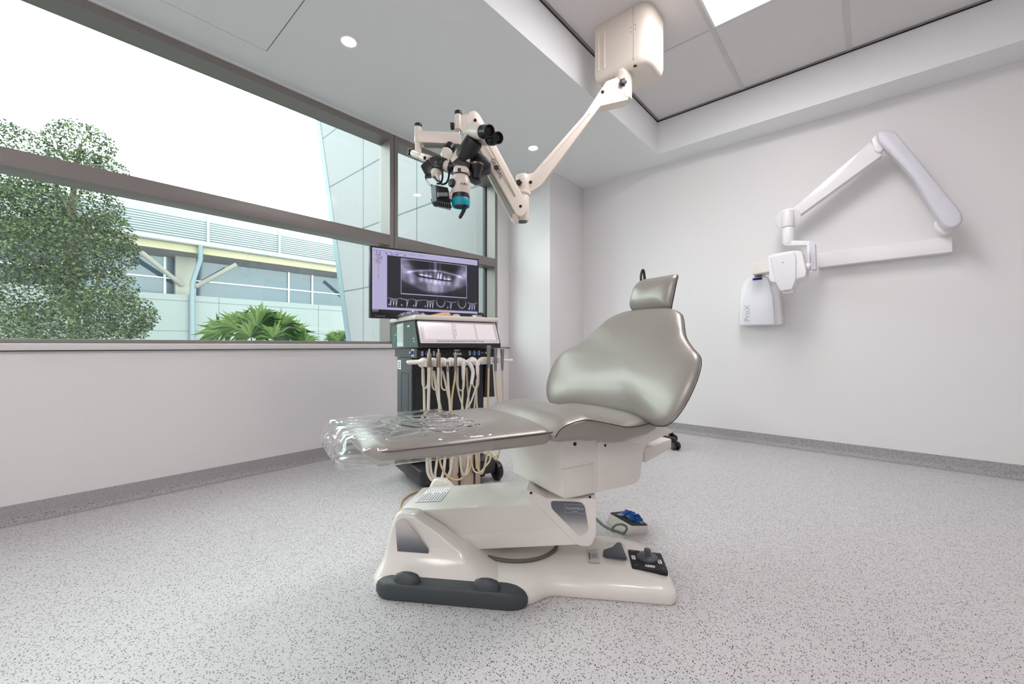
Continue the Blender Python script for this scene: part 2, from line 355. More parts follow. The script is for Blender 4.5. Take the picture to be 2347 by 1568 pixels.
for (x, y, lab) in ((-2.06, 1.045, 'round recessed downlight in the plaster ceiling nearer the camera, by the access hatch'), (-2.056, 2.593, 'round recessed downlight in the plaster ceiling between the two microscope arms'),):
    t = thing('downlight', lab, 'light', (x, y, ZC-.006), 'downlights in the plaster ceiling')
    MB().lathe((x, y, ZC), (0, 0, -1), [(.036, -.002), (.036, .003), (.046, .005), (.049, .003), (.05, -.002)], 36).build('trim_ring', WHITE, t)
    MB().cyl((x, y, ZC-.002), (x, y, ZC-.0035), .036, n=36).build('lens', DOWNM, t)
    l = bpy.data.lights.new('downlight_beam', 'SPOT'); l.energy = 22; l.spot_size = 1.6; l.spot_blend = .9; l.shadow_soft_size = .035; l.color = (1, .95, .98)
    lo = bpy.data.objects.new('downlight_beam', l); sc.collection.objects.link(lo); lo.parent = t; lo.location = (0, 0, -.004)
# access hatch in the plaster ceiling
hx0, hx1, hy1, hy0 = -2.463, -1.70, .785, .02
t = thing('access_hatch', 'flush square access hatch outlined by a dark hairline in the plaster ceiling', 'hatch', ((hx0+hx1)/2, (hy0+hy1)/2, ZC-.002))
MB().bb((hx0+.003, hy0+.003, ZC-.0025), (hx1-.003, hy1-.003, ZC-.0005)).build('panel', CEIL, t)
f = MB()
for lo, hi in (((hx0, hy1-.003), (hx1, hy1)), ((hx0, hy0), (hx1, hy0+.003)), ((hx0, hy0), (hx0+.003, hy1)), ((hx1-.003, hy0), (hx1, hy1))): f.bb((*lo, ZC-.0015), (*hi, ZC-.0005))
f.build('gap', SHAD, t)

# ================================================================== OUTSIDE
CLAD = mat('grey cladding panel', S(128, 126, 128), .85, spec=.2); CLADJ = mat('grey panel joint', S(66, 78, 84), .7); TRIMB = mat('blue grey metal trim', S(104, 118, 124), .5)
y = 3.0
r = sroot('wall_outside', (-4.2, y, -2))
zt, zb = 6.5, -2.0
xe = lambda z: -5.867+(-6.906+5.867)*(z-.809)/(4.476-.809)
MB().prism([(-2.9, y, zb), (xe(zb), y, zb), (xe(zt), y, zt), (-2.9, y, zt)], (0, .3, 0)).build('cladding', CLAD, r)
j = MB()
for x in (-5.49, -4.2, -3.04): j.bb((x-.006, y-.002, zb), (x+.006, y+.01, zt))
for z in (-.15, .71, 1.57, 2.43, 3.29, 4.15, 5.01): j.prism([(-2.9, y-.002, z-.008), (xe(z), y-.002, z-.008), (xe(z), y-.002, z+.008), (-2.9, y-.002, z+.008)], (0, .01, 0))
j.build('panel_joint', CLADJ, r)
MB().prism([(xe(zb)+.02, y-.01, zb), (xe(zb)-.11, y-.01, zb), (xe(zt)-.11, y-.01, zt), (xe(zt)+.02, y-.01, zt)], (0, .32, 0)).build('edge_trim', TRIMB, r)
struct(MB().bb((-40, -25, -2.2), (-2.9, 30, -2.0)), 'ground', mat('grey paving', S(104, 104, 100), .8, bump=.1, bscale=8))
bx, by0, by1 = -11.0, -9.0, 12.0
b = thing('building', 'long white building opposite with a louvred roof screen, cream fascia and dark ribbon windows', 'building', (bx, 2, -2))
LOUV = mat('pale louvre', S(164, 167, 167), .4); FAS = mat('cream fascia', S(150, 141, 116), .6); SOF = mat('grey soffit', S(128, 124, 128), .7); DKW = mat('dark window glass', S(52, 70, 82), .06, spec=.8)
CONC = mat('pale concrete', S(136, 132, 124), .7); BWALL = mat('pale green grey panel', S(122, 126, 125), .6)
lo = MB(); k = 0
for i in range(12):
    z = 3.03+i*.050; lo.box((bx-.05, (by0+by1)/2, z), (.030, by1-by0, .008), (V((.5, 0, .86)), V((0, 1, 0)), V((-.86, 0, .5))))
lo.build('louvre_screen', LOUV, b)
for yy in (-4.9, -3.45, -2.0, -.55, .9, 2.35, 3.8, 5.25, 6.7):
    MB().bb((bx-.03, yy-.02, 2.98), (bx+.0, yy+.02, 3.62)).build('louvre_post', LOUV, b)
MB().bb((bx-.6, by0, 3.0), (bx-.5, by1, 3.6)).build('roof_wall', mat('blue grey roof', S(70, 82, 88), .6), b)
MB().tube([(bx+.05, by0, 2.95), (bx+.05, by1, 2.95)], .055, 12).build('gutter', LOUV, b)
MB().bb((bx-.1, by0, 2.74), (bx, by1, 2.93)).build('fascia', FAS, b)
MB().prism([(bx-.1, by0, 2.76), (bx-.1, by0, 2.74), (bx-1.6, by0, 2.40), (bx-1.6, by0, 2.43)], (0, by1-by0, 0)).build('soffit', SOF, b)
wx_ = bx-.5
MB().bb((wx_-.05, by0, 1.75), (wx_, by1, 2.75)).build('window_glass', DKW, b)
m = MB().bb((wx_, by0, 2.19), (wx_+.03, by1, 2.22))
for yy in (-3.2, -1.4, .2, 1.68, 4.18, 4.78, 6.3): m.bb((wx_, yy-.02, 1.75), (wx_+.035, yy+.02, 2.75))
m.build('window_mullions', mat('pale window bar', S(200, 208, 200), .5), b)
for yy in (2.02, 6.45, -2.4): MB().bb((wx_-.02, yy-.18, 1.7), (wx_+.16, yy+.18, 2.7)).build('column', CONC, b)
for (y0_, z0_, y1_, z1_) in ((1.95, 2.06, 1.25, 2.62), (2.2, 2.06, 2.9, 2.62), (5.9, 2.0, 5.3, 2.6)):
    MB().tube([(bx-.35, y0_, z0_), (bx-.05, y1_, z1_)], .05, 8).build('brace', CONC, b)
MB().bb((bx-.7, by0, -2), (bx-.02, by1, 1.82)).build('wall', BWALL, b)
m = MB()
for z in (1.69, 1.05, .3): m.bb((bx-.021, by0, z-.006), (bx-.017, by1, z+.006))
for yy in (-3.0, -1.0, 1.09, 2.55, 4.75, 6.8): m.bb((bx-.021, yy-.005, -2), (bx-.017, yy+.005, 1.82))
m.build('wall_joints', mat('joint line', S(92, 98, 98), .7), b)
MB().tube([(bx+.05, 2.2, 2.95), (bx+.05, 2.2, 2.62), (bx-.05, 2.08, 2.1), (bx+.02, 2.06, 1.85), (bx+.02, 2.06, -2)], .045, 12).build('downpipe', TRIMB, b)

def leafcloud(blobs, n, size, seed, asp=2.2):
    rnd = random.Random(seed); vs, fs = [], []
    tot = sum(q[3] for q in blobs)
    for (c, rx, rz, wgt) in blobs:
        for _ in range(int(n*wgt/tot)):
            while True:
                p = V((rnd.uniform(-1, 1), rnd.uniform(-1, 1), rnd.uniform(-1, 1)))
                if p.length < 1: break
            p = p*(p.length**-.35) if p.length > .05 else p
            if p.length > 1.15: p = p.normalized()*1.12
            q = c+V((p.x*rx, p.y*rx, p.z*rz))
            d = V((rnd.gauss(0, 1), rnd.gauss(0, 1), rnd.gauss(-.5, .7))).normalized(); e = d.orthogonal().normalized(); e = (e*math.cos(rnd.uniform(0, 6))+d.cross(e)*math.sin(rnd.uniform(0, 6))); e = (e-d*e.dot(d)).normalized()
            s = size*rnd.uniform(.6, 1.3); i = len(vs)
            vs += [q, q+d*s*.5+e*s/asp*.5, q+d*s, q+d*s*.5-e*s/asp*.5]; fs.append((i, i+1, i+2, i+3))
    return vs, fs
def pymesh(vs, fs, name, m, parent, smooth=False):
    o0 = ROOT[parent.name]; me = bpy.data.meshes.new(name); me.from_pydata([tuple(V(v)-o0) for v in vs], [], fs); me.materials.append(m); me.update()
    ob = bpy.data.objects.new(name, me); sc.collection.objects.link(ob); ob.parent = parent; ROOT[ob.name] = o0; return ob
BARK = mat('grey brown bark', S(92, 84, 70), .8, bump=.4, bscale=30)
LEAF = leafmat('tree leaves', S(20, 33, 16), S(46, 64, 30), S(104, 120, 70))
tr = thing('tree', 'tall loose leafed green tree outside the left of the window', 'tree', P(150, 700, 5.2) - V((0, 0, P(150, 700, 5.2).z+2)))
base = V(tr.location)
trunk = [base, base+V((.1, .1, 1.6)), P(165, 640, 5.2), P(165, 520, 5.25), P(170, 420, 5.25), P(185, 330, 5.25)]
m = MB().tube(trunk, (.07, .018), 9, smooth=5)
for (a, bpt) in (((165, 600), (60, 480)), ((165, 560), (270, 480)), ((166, 500), (90, 380)), ((168, 640), (290, 650)), ((165, 640), (30, 600)), ((200, 720), (250, 600)), ((170, 420), (240, 380))):
    m.tube([P(*a, 5.2), (P(*a, 5.2)+P(*bpt, 5.05))/2+V((0, 0, .1)), P(*bpt, 5.05)], (.022, .007), 7, smooth=4)
m.build('trunk', BARK, tr)
bl = []
for (u, v, ru, rv, wgt, d) in ((60, 470, 85, 75, 9, 5.2), (165, 470, 95, 65, 9, 5.25), (60, 570, 95, 85, 10, 5.05), (175, 570, 110, 70, 10, 5.1), (80, 670, 95, 65, 8, 5.0), (215, 660, 80, 60, 6, 5.05), (240, 720, 95, 60, 8, 4.8), (120, 740, 110, 50, 6, 5.0), (185, 330, 62, 48, 4.5, 5.25), (200, 390, 75, 40, 5, 5.25), (30, 325, 65, 42, 4, 5.25), (240, 540, 55, 60, 4, 5.2), (25, 400, 60, 50, 3, 5.25), (300, 740, 40, 40, 2, 4.7), (-60, 520, 90, 150, 8, 5.1)):
    bl.append((P(u, v, d), ru/F*d, rv/F*d, wgt))
pymesh(*leafcloud(bl, 40000, .042, 3), 'foliage', LEAF, tr)
PALM = leafmat('palm blades', S(26, 50, 16), S(52, 80, 32), S(120, 140, 84))
def fan_frond(root, hub, up, face, rad, seed, parent):
    rnd = random.Random(seed); vs, fs = [], []; up, face = V(up).normalized(), V(face).normalized(); sd = up.cross(face).normalized(); n = 26
    for k in range(n):
        a = -2.1+4.2*k/(n-1)+rnd.uniform(-.03, .03); d = (up*math.cos(a)+sd*math.sin(a)); L = rad*(1-.12*abs(a)/2)*rnd.uniform(.85, 1.08); wv = sd*math.cos(a)-up*math.sin(a); wd = rad*.055
        i = len(vs); m1 = hub+d*L*.55+face*.03*rad; tip = hub+d*L+V((0, 0, -1))*L*rnd.uniform(.05, .45)-face*L*rnd.uniform(-.1, .15)
        vs += [hub, m1+wv*wd, tip, m1-wv*wd, m1-face*.05*rad]; fs += [(i, i+1, i+4), (i+1, i+2, i+4), (i+4, i+2, i+3), (i, i+4, i+3)]
    m0 = len(vs); vs2 = []
    for p in (root, hub):
        for t in range(5): vs2.append(p+(sd*math.cos(2*PI*t/5)+face*math.sin(2*PI*t/5))*.009)
    vs += vs2
    for t in range(5): fs.append((m0+t, m0+(t+1) % 5, m0+5+(t+1) % 5, m0+5+t))
    pymesh(vs, fs, 'frond', PALM, parent)
def palm(label, name, u0, d0, fr, dirs, seed):
    g = P(u0, 800, d0); g.z = -2.0
    t = thing(name, label, 'palm', g, 'palms below the window')
    top = V((g.x, g.y, .3)); MB().tube([g, g+V((.02, 0, 1.2)), top], (.09, .07), 9, smooth=4).build('trunk', BARK, t)
    for i, (u, v, ru, d) in enumerate(fr):
        hub = P(u, v, d); out = (hub-top); out.z *= .6; fan_frond(top, hub, V((dirs*(u-u0)/90, 0, 1))+RT*((u-u0)/70.), (EYE-hub), ru/F*d, seed+i, t)
palm('fan palm with broad pleated fronds standing outside below the middle of the window', 'fan_palm', 590, 6.6, [(545, 750, 62, 6.5), (590, 748, 68, 6.3), (640, 752, 58, 6.5), (672, 765, 50, 6.6), (505, 762, 60, 6.7), (575, 772, 55, 6.0), (625, 775, 50, 6.0), (700, 785, 40, 6.5), (600, 740, 58, 6.9)], 0, 20)
palm('small fan palm at the foot of the slanted white cladding edge', 'fan_palm', 772, 6.8, [(765, 775, 26, 6.7), (785, 772, 24, 6.6), (775, 785, 30, 6.5)], 0, 60)
# arching feather palm at the far left
g = P(20, 800, 5.2); g.z = -2; t = thing('feather_palm', 'arching feather palm at the left end of the sill in front of the tree', 'palm', g, 'palms below the window'); top = V((g.x, g.y, .55)); MB().tube([g, top], (.1, .07), 9).build('trunk', BARK, t)
for i, (ex, ez, dd) in enumerate(((150, 762, 5.0), (110, 728, 5.2), (70, 715, 5.4), (-40, 720, 5.2), (60, 745, 4.9), (165, 790, 5.1), (-90, 750, 5.1), (30, 712, 5.6))):
    tip = P(ex, ez+22, dd); mid = (top+tip)/2+V((0, 0, .28)); sp = catmull([top, mid, tip], 14); vs, fs = [], []
    for k in range(2, len(sp)-1):
        tg = (sp[k+1]-sp[k-1]).normalized(); sd = tg.cross(V((0, 0, 1))).normalized(); L = .24*math.sin(PI*(k/len(sp))**.7)+.04
        for s_ in (-1, 1):
            d = (sd*s_+tg*.5+V((0, 0, .15))).normalized(); a0 = sp[k]; m1 = a0+d*L*.5; e = a0+d*L+V((0, 0, -L*.5)); i0 = len(vs)
            vs += [a0, m1+tg*.009, e, m1-tg*.009]; fs.append((i0, i0+1, i0+2, i0+3))
    for k in range(len(sp)-1):
        i0 = len(vs); q = V((0, 0, .006)); vs += [sp[k]-q, sp[k]+q, sp[k+1]+q, sp[k+1]-q]; fs.append((i0, i0+1, i0+2, i0+3))
    pymesh(vs, fs, 'frond', PALM, t)


# ================================================================== DENTAL CHAIR
e1 = V((math.cos(math.radians(33.5)), math.sin(math.radians(33.5)), 0)); e2 = V((-e1.y, e1.x, 0))      # base axes
C0 = V((-.797, 1.187, 0)); th = math.radians(17)
cf = V((math.sin(th), math.cos(th), 0)); cg = V((cf.y, -cf.x, 0))                                       # swivelled upper chair: head direction, near side
def U(l, s, z): return C0+cg*l+cf*s+UP*z
def B(s, t, z): return e1*s+e2*t+UP*z
def UL(u, v, l): return onpl(u, v, cg, C0+cg*l)
def BT(u, v, t): return onpl(u, v, e2, e2*t)
chair = thing('dental_chair', 'silver grey padded dental chair with raised headrest on a glossy cream pedestal base', 'dental chair', C0)
# --- base plate and hinge pedestal
ol = [(-.545, 1.155), (-.16, 1.155), (-.10, 1.175), (-.055, 1.225), (.30, 1.228), (.315, 1.25), (.315, 1.44), (.25, 1.545), (.16, 1.562), (-.12, 1.60), (-.585, 1.70), (-.615, 1.66), (-.615, 1.25), (-.59, 1.18)]
ol = roundpoly([(a, b, 0) for a, b in ol], [.03, .06, .05, .06, .05, .05, .12, .12, .1, .05, .05, .05, .05, .04], 5)
cen = V((-.15, 1.43, 0))
def inset(p, q): d = cen-p; return p+d.normalized()*q
m = MB(); m.loft([[B(p.x, p.y, z) for p in (inset(q, k) for q in ol)] for k, z in ((.004, .001), (0, .006), (0, .026), (.006, .036), (.016, .042), (.05, .046), (.10, .05), (.16, .052))])
m.build('base_plate', CREAM, chair)
def fp(s0, s1, t0, t1, r, z): return [B(p.x, p.y, z) for p in roundpoly([(s0, t0, 0), (s1, t0, 0), (s1, t1, 0), (s0, t1, 0)], r, 5)]
m = MB(); m.loft([fp(-.605, -.17, 1.175, 1.69, .05, .03), fp(-.600, -.20, 1.185, 1.685, .05, .045), fp(-.592, -.255, 1.205, 1.68, .04, .06), fp(-.586, -.29, 1.225, 1.675, .03, .08), fp(-.582, -.318, 1.238, 1.67, .025, .105), fp(-.580, -.33, 1.240, 1.60, .02, .112), fp(-.579, -.34, 1.2405, 1.314, .02, .114), fp(-.572, -.40, 1.248, 1.314, .02, .155), fp(-.560, -.475, 1.256, 1.314, .02, .195), fp(-.554, -.482, 1.262, 1.312, .016, .203), fp(-.545, -.49, 1.272, 1.306, .014, .2065)])
m.loft([fp(-.572, -.40, 1.551, 1.61, .015, .05), fp(-.56, -.43, 1.551, 1.61, .015, .16), fp(-.54, -.47, 1.553, 1.605, .02, .205), fp(-.53, -.48, 1.56, 1.595, .015, .217)]); m.build('hinge_pedestal', CREAM, chair, ang=50)
def decal(pix, tt, name, r, flip, z0, z1):
    pts = [BT(u, v, tt) for u, v in pix]; c2 = roundpoly(pts, r, 5); mm = MB().prism(c2, -e2*.0012)
    return mm.build(name, halftone(name+' print', S(206, 202, 198), S(98, 102, 110), z0, z1, flip), chair, uv=lambda p: (p.dot(e1), p.z))
decal([(906, 1196), (925, 1186), (985, 1262), (975, 1281), (912, 1275)], 1.235, 'pedestal_decal', .012, False, .105, .185)
m = MB(); bl_ = [B(-.545, 1.140, 0), B(-.15, 1.140, 0), B(-.11, 1.165, 0), B(-.15, 1.20, 0), B(-.545, 1.20, 0), B(-.58, 1.17, 0)]
b2 = roundpoly(bl_, [.02, .03, .03, .02, .02, .03], 5); cb = sum(b2, V())/len(b2)
m.loft([[p+(cb-p).normalized()*k+UP*z for p in b2] for k, z in ((.003, .001), (-.004, .012), (-.004, .028), (.001, .038), (.008, .045), (.02, .048))])
m.build('rubber_bumper', CHAR, chair)
for s_ in (-.475, -.235):
    MB().loft([[B(s_+dx*k, 1.163+dy*k2, z) for dx, dy in [(.042*math.cos(q), .02*math.sin(q)) for q in [2*PI*i/20 for i in range(20)]]] for k, k2, z in ((1, 1, .042), (.96, .9, .056), (.8, .65, .068), (.45, .3, .074))]).build('bumper_button', CHAR, chair)
# --- lifting arm
t0 = 1.315; TW = .235
pts = [BT(u, v, t0) for u, v in ((912, 1172), (1235, 1153), (1250, 1165), (1325, 1180), (1335, 1246), (1095, 1257), (1052, 1276), (975, 1240), (908, 1188))]
MB().prism(pts, e2*TW, bev=.006, seg=3).build('lifting_arm', CREAM, chair)
pts = [BT(u, v, t0-.003) for u, v in ((985, 1230), (1330, 1207), (1333, 1248), (1100, 1259), (1054, 1278))]
MB().prism(roundpoly(pts, .004, 2), e2*.03, bev=.002).build('arm_lower_cover', CREAM, chair)
pts = [BT(u, v, t0-.012) for u, v in ((1206, 1120), (1255, 1143), (1366, 1143), (1366, 1225), (1355, 1252), (1325, 1252), (1240, 1165), (1208, 1140))]
pts = roundpoly(pts, [.004, .004, .008, .01, .012, .02, .02, .01], 4)
MB().prism(pts, e2*(TW+.02), bev=.005, seg=3).build('swivel_block', CREAM, chair)
d2 = decal([(1262, 1148), (1338, 1151), (1350, 1215), (1330, 1232), (1264, 1165)], t0-.0125, 'block_decal', [.01, .02, .01, .03, .01], True, .155, .225)
m = MB(); o = BT(1318, 1166, t0-.0145)
m.text('PLANMECA', o, e1, UP, .0098, squash=1.1).text('COMPACT', o-UP*.0085, e1, UP, .0042)
for a, b_, c_, d_ in ((-.032, .0, .0, .012), (.032, .0, .0, .012)): m.box(o+e1*a, (.0006, .0006, .026), (e1, e2, UP))
for zz in (.013, -.013): m.box(o+UP*zz, (.064, .0006, .0006), (e1, e2, UP))
m.build('lettering', mat('pale print', S(190, 190, 196), .5), chair)
for u, v in ((1217, 1130), (1352, 1139)):
    p = BT(u, v, t0-.013); MB().cyl(p, p-e2*.0015, .004, n=14).build('screw_cap', SHAD, chair)
# sticker on the arm
_pa, _pb = BT(918, 1171, t0), BT(1235, 1153, t0); _an = e2.cross(_pb-_pa).normalized()
q = [onpl(u, v, _an, _pa)+UP*.001 for u, v in ((951, 1152), (1010, 1149), (1032, 1121), (980, 1123))]
MB().prism(q, UP*.0008).build('sticker', PAPER, chair)
m = MB()
for k in range(9):
    f_ = .08+k*.105; a_, b_ = q[0].lerp(q[1], f_), q[3].lerp(q[2], f_); c1, c2 = a_.lerp(b_, .06), a_.lerp(b_, .72 if k % 3 else .6)
    m.tube([c1+UP*.0008, c2+UP*.0008], .0016, 4); c1, c2 = a_.lerp(b_, .84), a_.lerp(b_, .92); m.tube([c1+UP*.0008, c2+UP*.0008], .0016, 4)
m.build('sticker_text', INKG, chair)
# floor grommet ring under the arm
MB().tube([B(-.19+.15*math.cos(t), 1.43+.13*math.sin(t), .058) for t in [2*PI*k/40 for k in range(40)]], .006, 8, closed=True).build('grommet', mat('grey rubber', S(96, 96, 90), .6), chair)
# --- controls on the base
zc = .056
q = [onz(u, v, zc) for u, v in ((1439, 1259), (1515, 1268), (1532, 1312), (1449, 1300))]
MB().prism(roundpoly(q, .006, 3), UP*-.012, bev=.001).build('joystick_plate', BLKM, chair)
c_ = onz(1484, 1280, zc)
m = MB().lathe(c_, UP, [(.0, .0), (.033, 0), (.033, .006), (.030, .009), (.01, .012), (.0, .012)], 32); m.lathe(c_+UP*.01, UP, [(.009, 0), (.008, .012), (.011, .014), (.0105, .02), (.007, .022), (0, .022)], 24)
m.build('joystick', mat('slate plastic', S(78, 80, 88), .4), chair)
for u, v, L_, ax in ((1452, 1278, .026, 1), (1512, 1288, .026, 1), (1471, 1266, .014, 0), (1490, 1298, .03, 0)):
    p = onz(u, v, zc+.0004); a_ = (q[3]-q[0]).normalized() if ax else (q[1]-q[0]).normalized(); bq = UP.cross(a_)
    rr = roundpoly([p+a_*L_/2+bq*.006, p-a_*L_/2+bq*.006, p-a_*L_/2-bq*.006, p+a_*L_/2-bq*.006], .006, 3); MB().prism(rr, UP*.0008).build('symbol_plate', WHITE, chair)
    mm = MB()
    for k in (-.3, 0, .3): mm.box(p+a_*(k*L_)+UP*.0012, (.003, .004, .0006), (a_, bq, UP))
    mm.build('symbol', INK, chair)
for k in ((.12, .12), (.12, .88), (.88, .12), (.88, .88)):
    p = q[0].lerp(q[1], k[0]).lerp(q[3].lerp(q[2], k[0]), k[1]); MB().lathe(p, UP, [(.006, 0), (.005, .0015), (0, .0018)], 14).build('plate_stud', BLK, chair)
q = [onz(u, v, .05) for u, v in ((1379, 1272), (1440, 1285), (1430, 1254), (1392, 1250))]
MB().prism(q, UP*.012, bev=.003).build('pedal_housing', CREAM, chair)
q = [onz(u, v, .068) for u, v in ((1383, 1260), (1404, 1253), (1414, 1243), (1423, 1243), (1437, 1278), (1382, 1270))]
MB().prism(roundpoly(q, .003, 2), UP*-.009, bev=.001).build('foot_pedal', mat('slate pedal', S(64, 68, 82), .4), chair)
q = [onz(u, v, .0545) for u, v in ((1344, 1260), (1369, 1258), (1376, 1291), (1347, 1289))]
MB().prism(q, UP*.0006).build('caution_label', mat('grey label', S(196, 196, 194), .5), chair)
m = MB(); la, lb = (q[0]-q[3]).normalized(), (q[1]-q[0]).normalized()
m.text('! CAUTION', q[0].lerp(q[2], .5)-lb*.012+UP*.001, la, -lb, .0085)
for k in range(4): m.box(q[0].lerp(q[2], .5)+lb*(-.003+k*.005)+UP*.001, (.032, .0012, .0004), (la, lb, UP))
m.build('label_text', INK, chair)
# --- seat carriage under the cushions
LN = .135
pts = [UL(u, v, LN) for u, v in ((1284, 1000), (1286, 1060), (1290, 1144), (1330, 1137), (1455, 1110), (1467, 1100), (1477, 1020), (1530, 996), (1546, 990), (1500, 965))]
pts = roundpoly(pts, [.0, .03, .01, .01, .02, .015, .03, .01, .01, 0], 3)
MB().prism(pts, -cg*.285, bev=.014, seg=3).build('seat_carriage', CREAM, chair, ang=50)
pts = [UL(u, v, LN+.003) for u, v in ((1288, 1077), (1362, 1062), (1358, 1129), (1292, 1142))]
MB().prism(roundpoly(pts, .004, 2), -cg*.006, bev=.0015).build('carriage_panel', CREAM, chair)
pts = [UL(u, v, LN+.002) for u, v in ((1368, 1012), (1372, 1128), (1452, 1110), (1462, 1098), (1470, 1022), (1440, 1012))]
MB().prism(roundpoly(pts, .006, 2), -cg*.006, bev=.0015).build('carriage_side_cover', CREAM, chair)
for u, v, r_ in ((1318, 1018, .0035), (1387, 1021, .0028)):
    p = UL(u, v, LN+.002); MB().lathe(p, cg, [(r_*1.6, -.003), (r_*1.6, .001), (0, .0012)], 14).build('screw_cap', SHAD, chair)
# neck between carriage and swivel block
MB().cyl(C0+UP*.235, C0+UP*.32, .075, .10, n=32).build('swivel_neck', CREAM, chair)
pts = [UL(u, v, .06) for u, v in ((1478, 1030), (1540, 1005), (1540, 1028), (1480, 1062))]
MB().prism(pts, -cg*.13, bev=.006).build('back_bracket', CREAM, chair)
MB().bb((-.001, -.001, -.001), (.001, .001, .001)).bm.free()
m = MB(); m.box(U(0, -.18, .47), (.06, .12, .03), (cg, cf, UP), .005); m.box(U(-.0, -.30, .474), (.16, .26, .018), (cg, cf, UP), .005); m.build('legrest_bracket', CREAM, chair)
MB().box(U(-.03, -.225, .455), (.10, .02, .05), (cg, cf, UP), .003).build('bracket_hinge', SHAD, chair)

# --- cushions
def cushion(s0, s1, wf, zt, zb, r0, r1, n=44, m_=36, crown=.012, ex=5.0, lo=-.012, rz=.6):
    rings = []
    for i in range(n+1):
        k = i/n; k = .5-.5*math.cos(PI*k); s = s0+(s1-s0)*k
        fa = 1.0
        if s-s0 < r0: fa = math.sqrt(max(1e-5, 1-(1-(s-s0)/r0)**2))
        if s1-s < r1: fa = min(fa, math.sqrt(max(1e-5, 1-(1-(s1-s)/r1)**2)))
        w = wf(s)*(1-.14*(1-fa)); T, Bt = zt(s), zb(s); mid = Bt+(T-Bt)*rz; ring = []
        for q in range(m_):
            a = 2*PI*q/m_; ca, sa = math.cos(a), math.sin(a)
            x = math.copysign(abs(ca)**(2/(ex if sa > 0 else 7)), ca)*w; yy = math.copysign(abs(sa)**(2/2.6), sa) if sa > 0 else -abs(sa)**(2/5)
            z = mid+(T-mid+crown*(1-(x/w)**2))*yy*fa if yy > 0 else mid+(mid-Bt)*yy*fa
            ring.append(U(lo+x, s, z))
        rings.append(ring)
    return MB().loft(rings)
def itp(xs, ys):
    def f(x):
        if x <= xs[0]: return ys[0]
        for i in range(len(xs)-1):
            if x <= xs[i+1]:
                t = (x-xs[i])/(xs[i+1]-xs[i]); t = t*t*(3-2*t); return ys[i]+(ys[i+1]-ys[i])*t
        return ys[-1]
    return f
leg_w = itp([-.70, -.66, -.5, -.2], [.175, .195, .212, .226])
leg = cushion(-.705, -.212, leg_w, lambda s: .527, itp([-.7, -.45, -.2], [.484, .474, .471]), .05, .03, crown=.010).build('legrest_cushion', LEATHER, chair, ang=60)
def seam(path, parent): return MB().tube(path, .0016, 6, smooth=6).build('seam', SEAM, parent)
seam([U(-.012+leg_w(s)*x, s, .511) for s, x in ((-.695, .80), (-.685, .92), (-.66, 1.0), (-.6, 1.004), (-.5, 1.004), (-.4, 1.004), (-.3, 1.003), (-.235, 1.0), (-.218, .985))], leg)
seat_t = itp([-.215, -.15, -.085, -.02, .07, .16, .25], [.515, .543, .551, .535, .512, .515, .506])
seat_b = itp([-.215, -.12, -.06, .05, .16, .25], [.472, .468, .458, .440, .447, .468])
seat_w = itp([-.215, -.1, .05, .25], [.226, .230, .226, .218])
seat = cushion(-.222, .252, seat_w, seat_t, seat_b, .045, .05, crown=.008).build('seat_cushion', LEATHER, chair, ang=60)
seam([UL(u, v, .2155) for u, v in ((1273, 1003), (1282, 988), (1300, 975), (1325, 966), (1350, 963), (1400, 972), (1440, 979), (1480, 973), (1500, 965), (1508, 959))], seat)
# backrest: padded shell in the reclined plane
ph = math.radians(30); pd = cf*math.sin(ph)+UP*math.cos(ph); nf = -cf*math.cos(ph)+UP*math.sin(ph)
BO = U(-.012, .2, .5)
def bk(a, p, h): return BO+cg*a+pd*p+nf*(h+.05*(a/.35)**2*(1 if p < .35 else max(0, 1-(p-.35)*4)))
cz = lambda z: (z-.5)/math.cos(ph)
half = [(.0, cz(.502)), (.12, cz(.500)), (.22, cz(.486)), (.29, cz(.484)), (.33, cz(.515)), (.352, cz(.57)), (.358, cz(.635)), (.343, cz(.685)), (.295, cz(.722)), (.245, cz(.765)), (.212, cz(.815)), (.178, cz(.858)), (.12, cz(.885)), (.06, cz(.893)), (0, cz(.895))]
outl = [(a, p) for a, p in half]+[(-a, p) for a, p in half[-2:0:-1]]
outl = [(q.x, q.y) for q in catmull([(a, b_, 0) for a, b_ in outl], 5, True)]
back = MB().pillow(outl, (0, cz(.69)), bk, lambda a, p: .045+.012*math.exp(-((p-.1)/.1)**2), lambda a, p: .035, rings=16, p=2.6).build('backrest_cushion', LEATHER, chair, ang=70)
nearo = [(a, p) for a, p in outl if a > .1 and p > -.05]
seam([bk(a*1.002, p, -.004) for a, p in outl[6:66:2]], back)
for k, (a0, p0_, a1, p1_) in enumerate(((.05, .02, .11, .20), (.0, .03, .06, .22), (-.06, .06, -.03, .16), (.10, .06, .13, .17))):
    pass
# headrest
HO = U(-.0, .452, .955); hph = math.radians(12); hp = cf*math.sin(hph)+UP*math.cos(hph); hn = -cf*math.cos(hph)+UP*math.sin(hph)
def hd(a, p, h): return HO+cg*a+hp*p+hn*(h-2.6*(p+.01)**2+1.2*a*a)
ho = roundpoly([(-.108, -.075, 0), (.100, -.075, 0), (.112, .072, 0), (-.095, .078, 0)], [.05, .022, .035, .05], 7)
hcur = MB().pillow([(q.x, q.y) for q in ho], (0, 0), hd, lambda a, p: .034, lambda a, p: .016, rings=12, p=3).build('headrest_cushion', LEATHER, chair, ang=70)
seam([hd(q.x*1.002, q.y, -.001) for q in ho[9:22]], hcur)
MB().box(U(0, .455, .88), (.06, .012, .10), (cg, hn, hp), .003).build('headrest_slide', STEEL, chair)
lv = [P(1470, 650, 2.02), P(1469, 632, 2.02), P(1473, 619, 2.02), P(1476, 626, 2.02), P(1478, 644, 2.02)]
MB().tube(lv, .0062, 8, smooth=5).build('headrest_lever', BLK, chair)
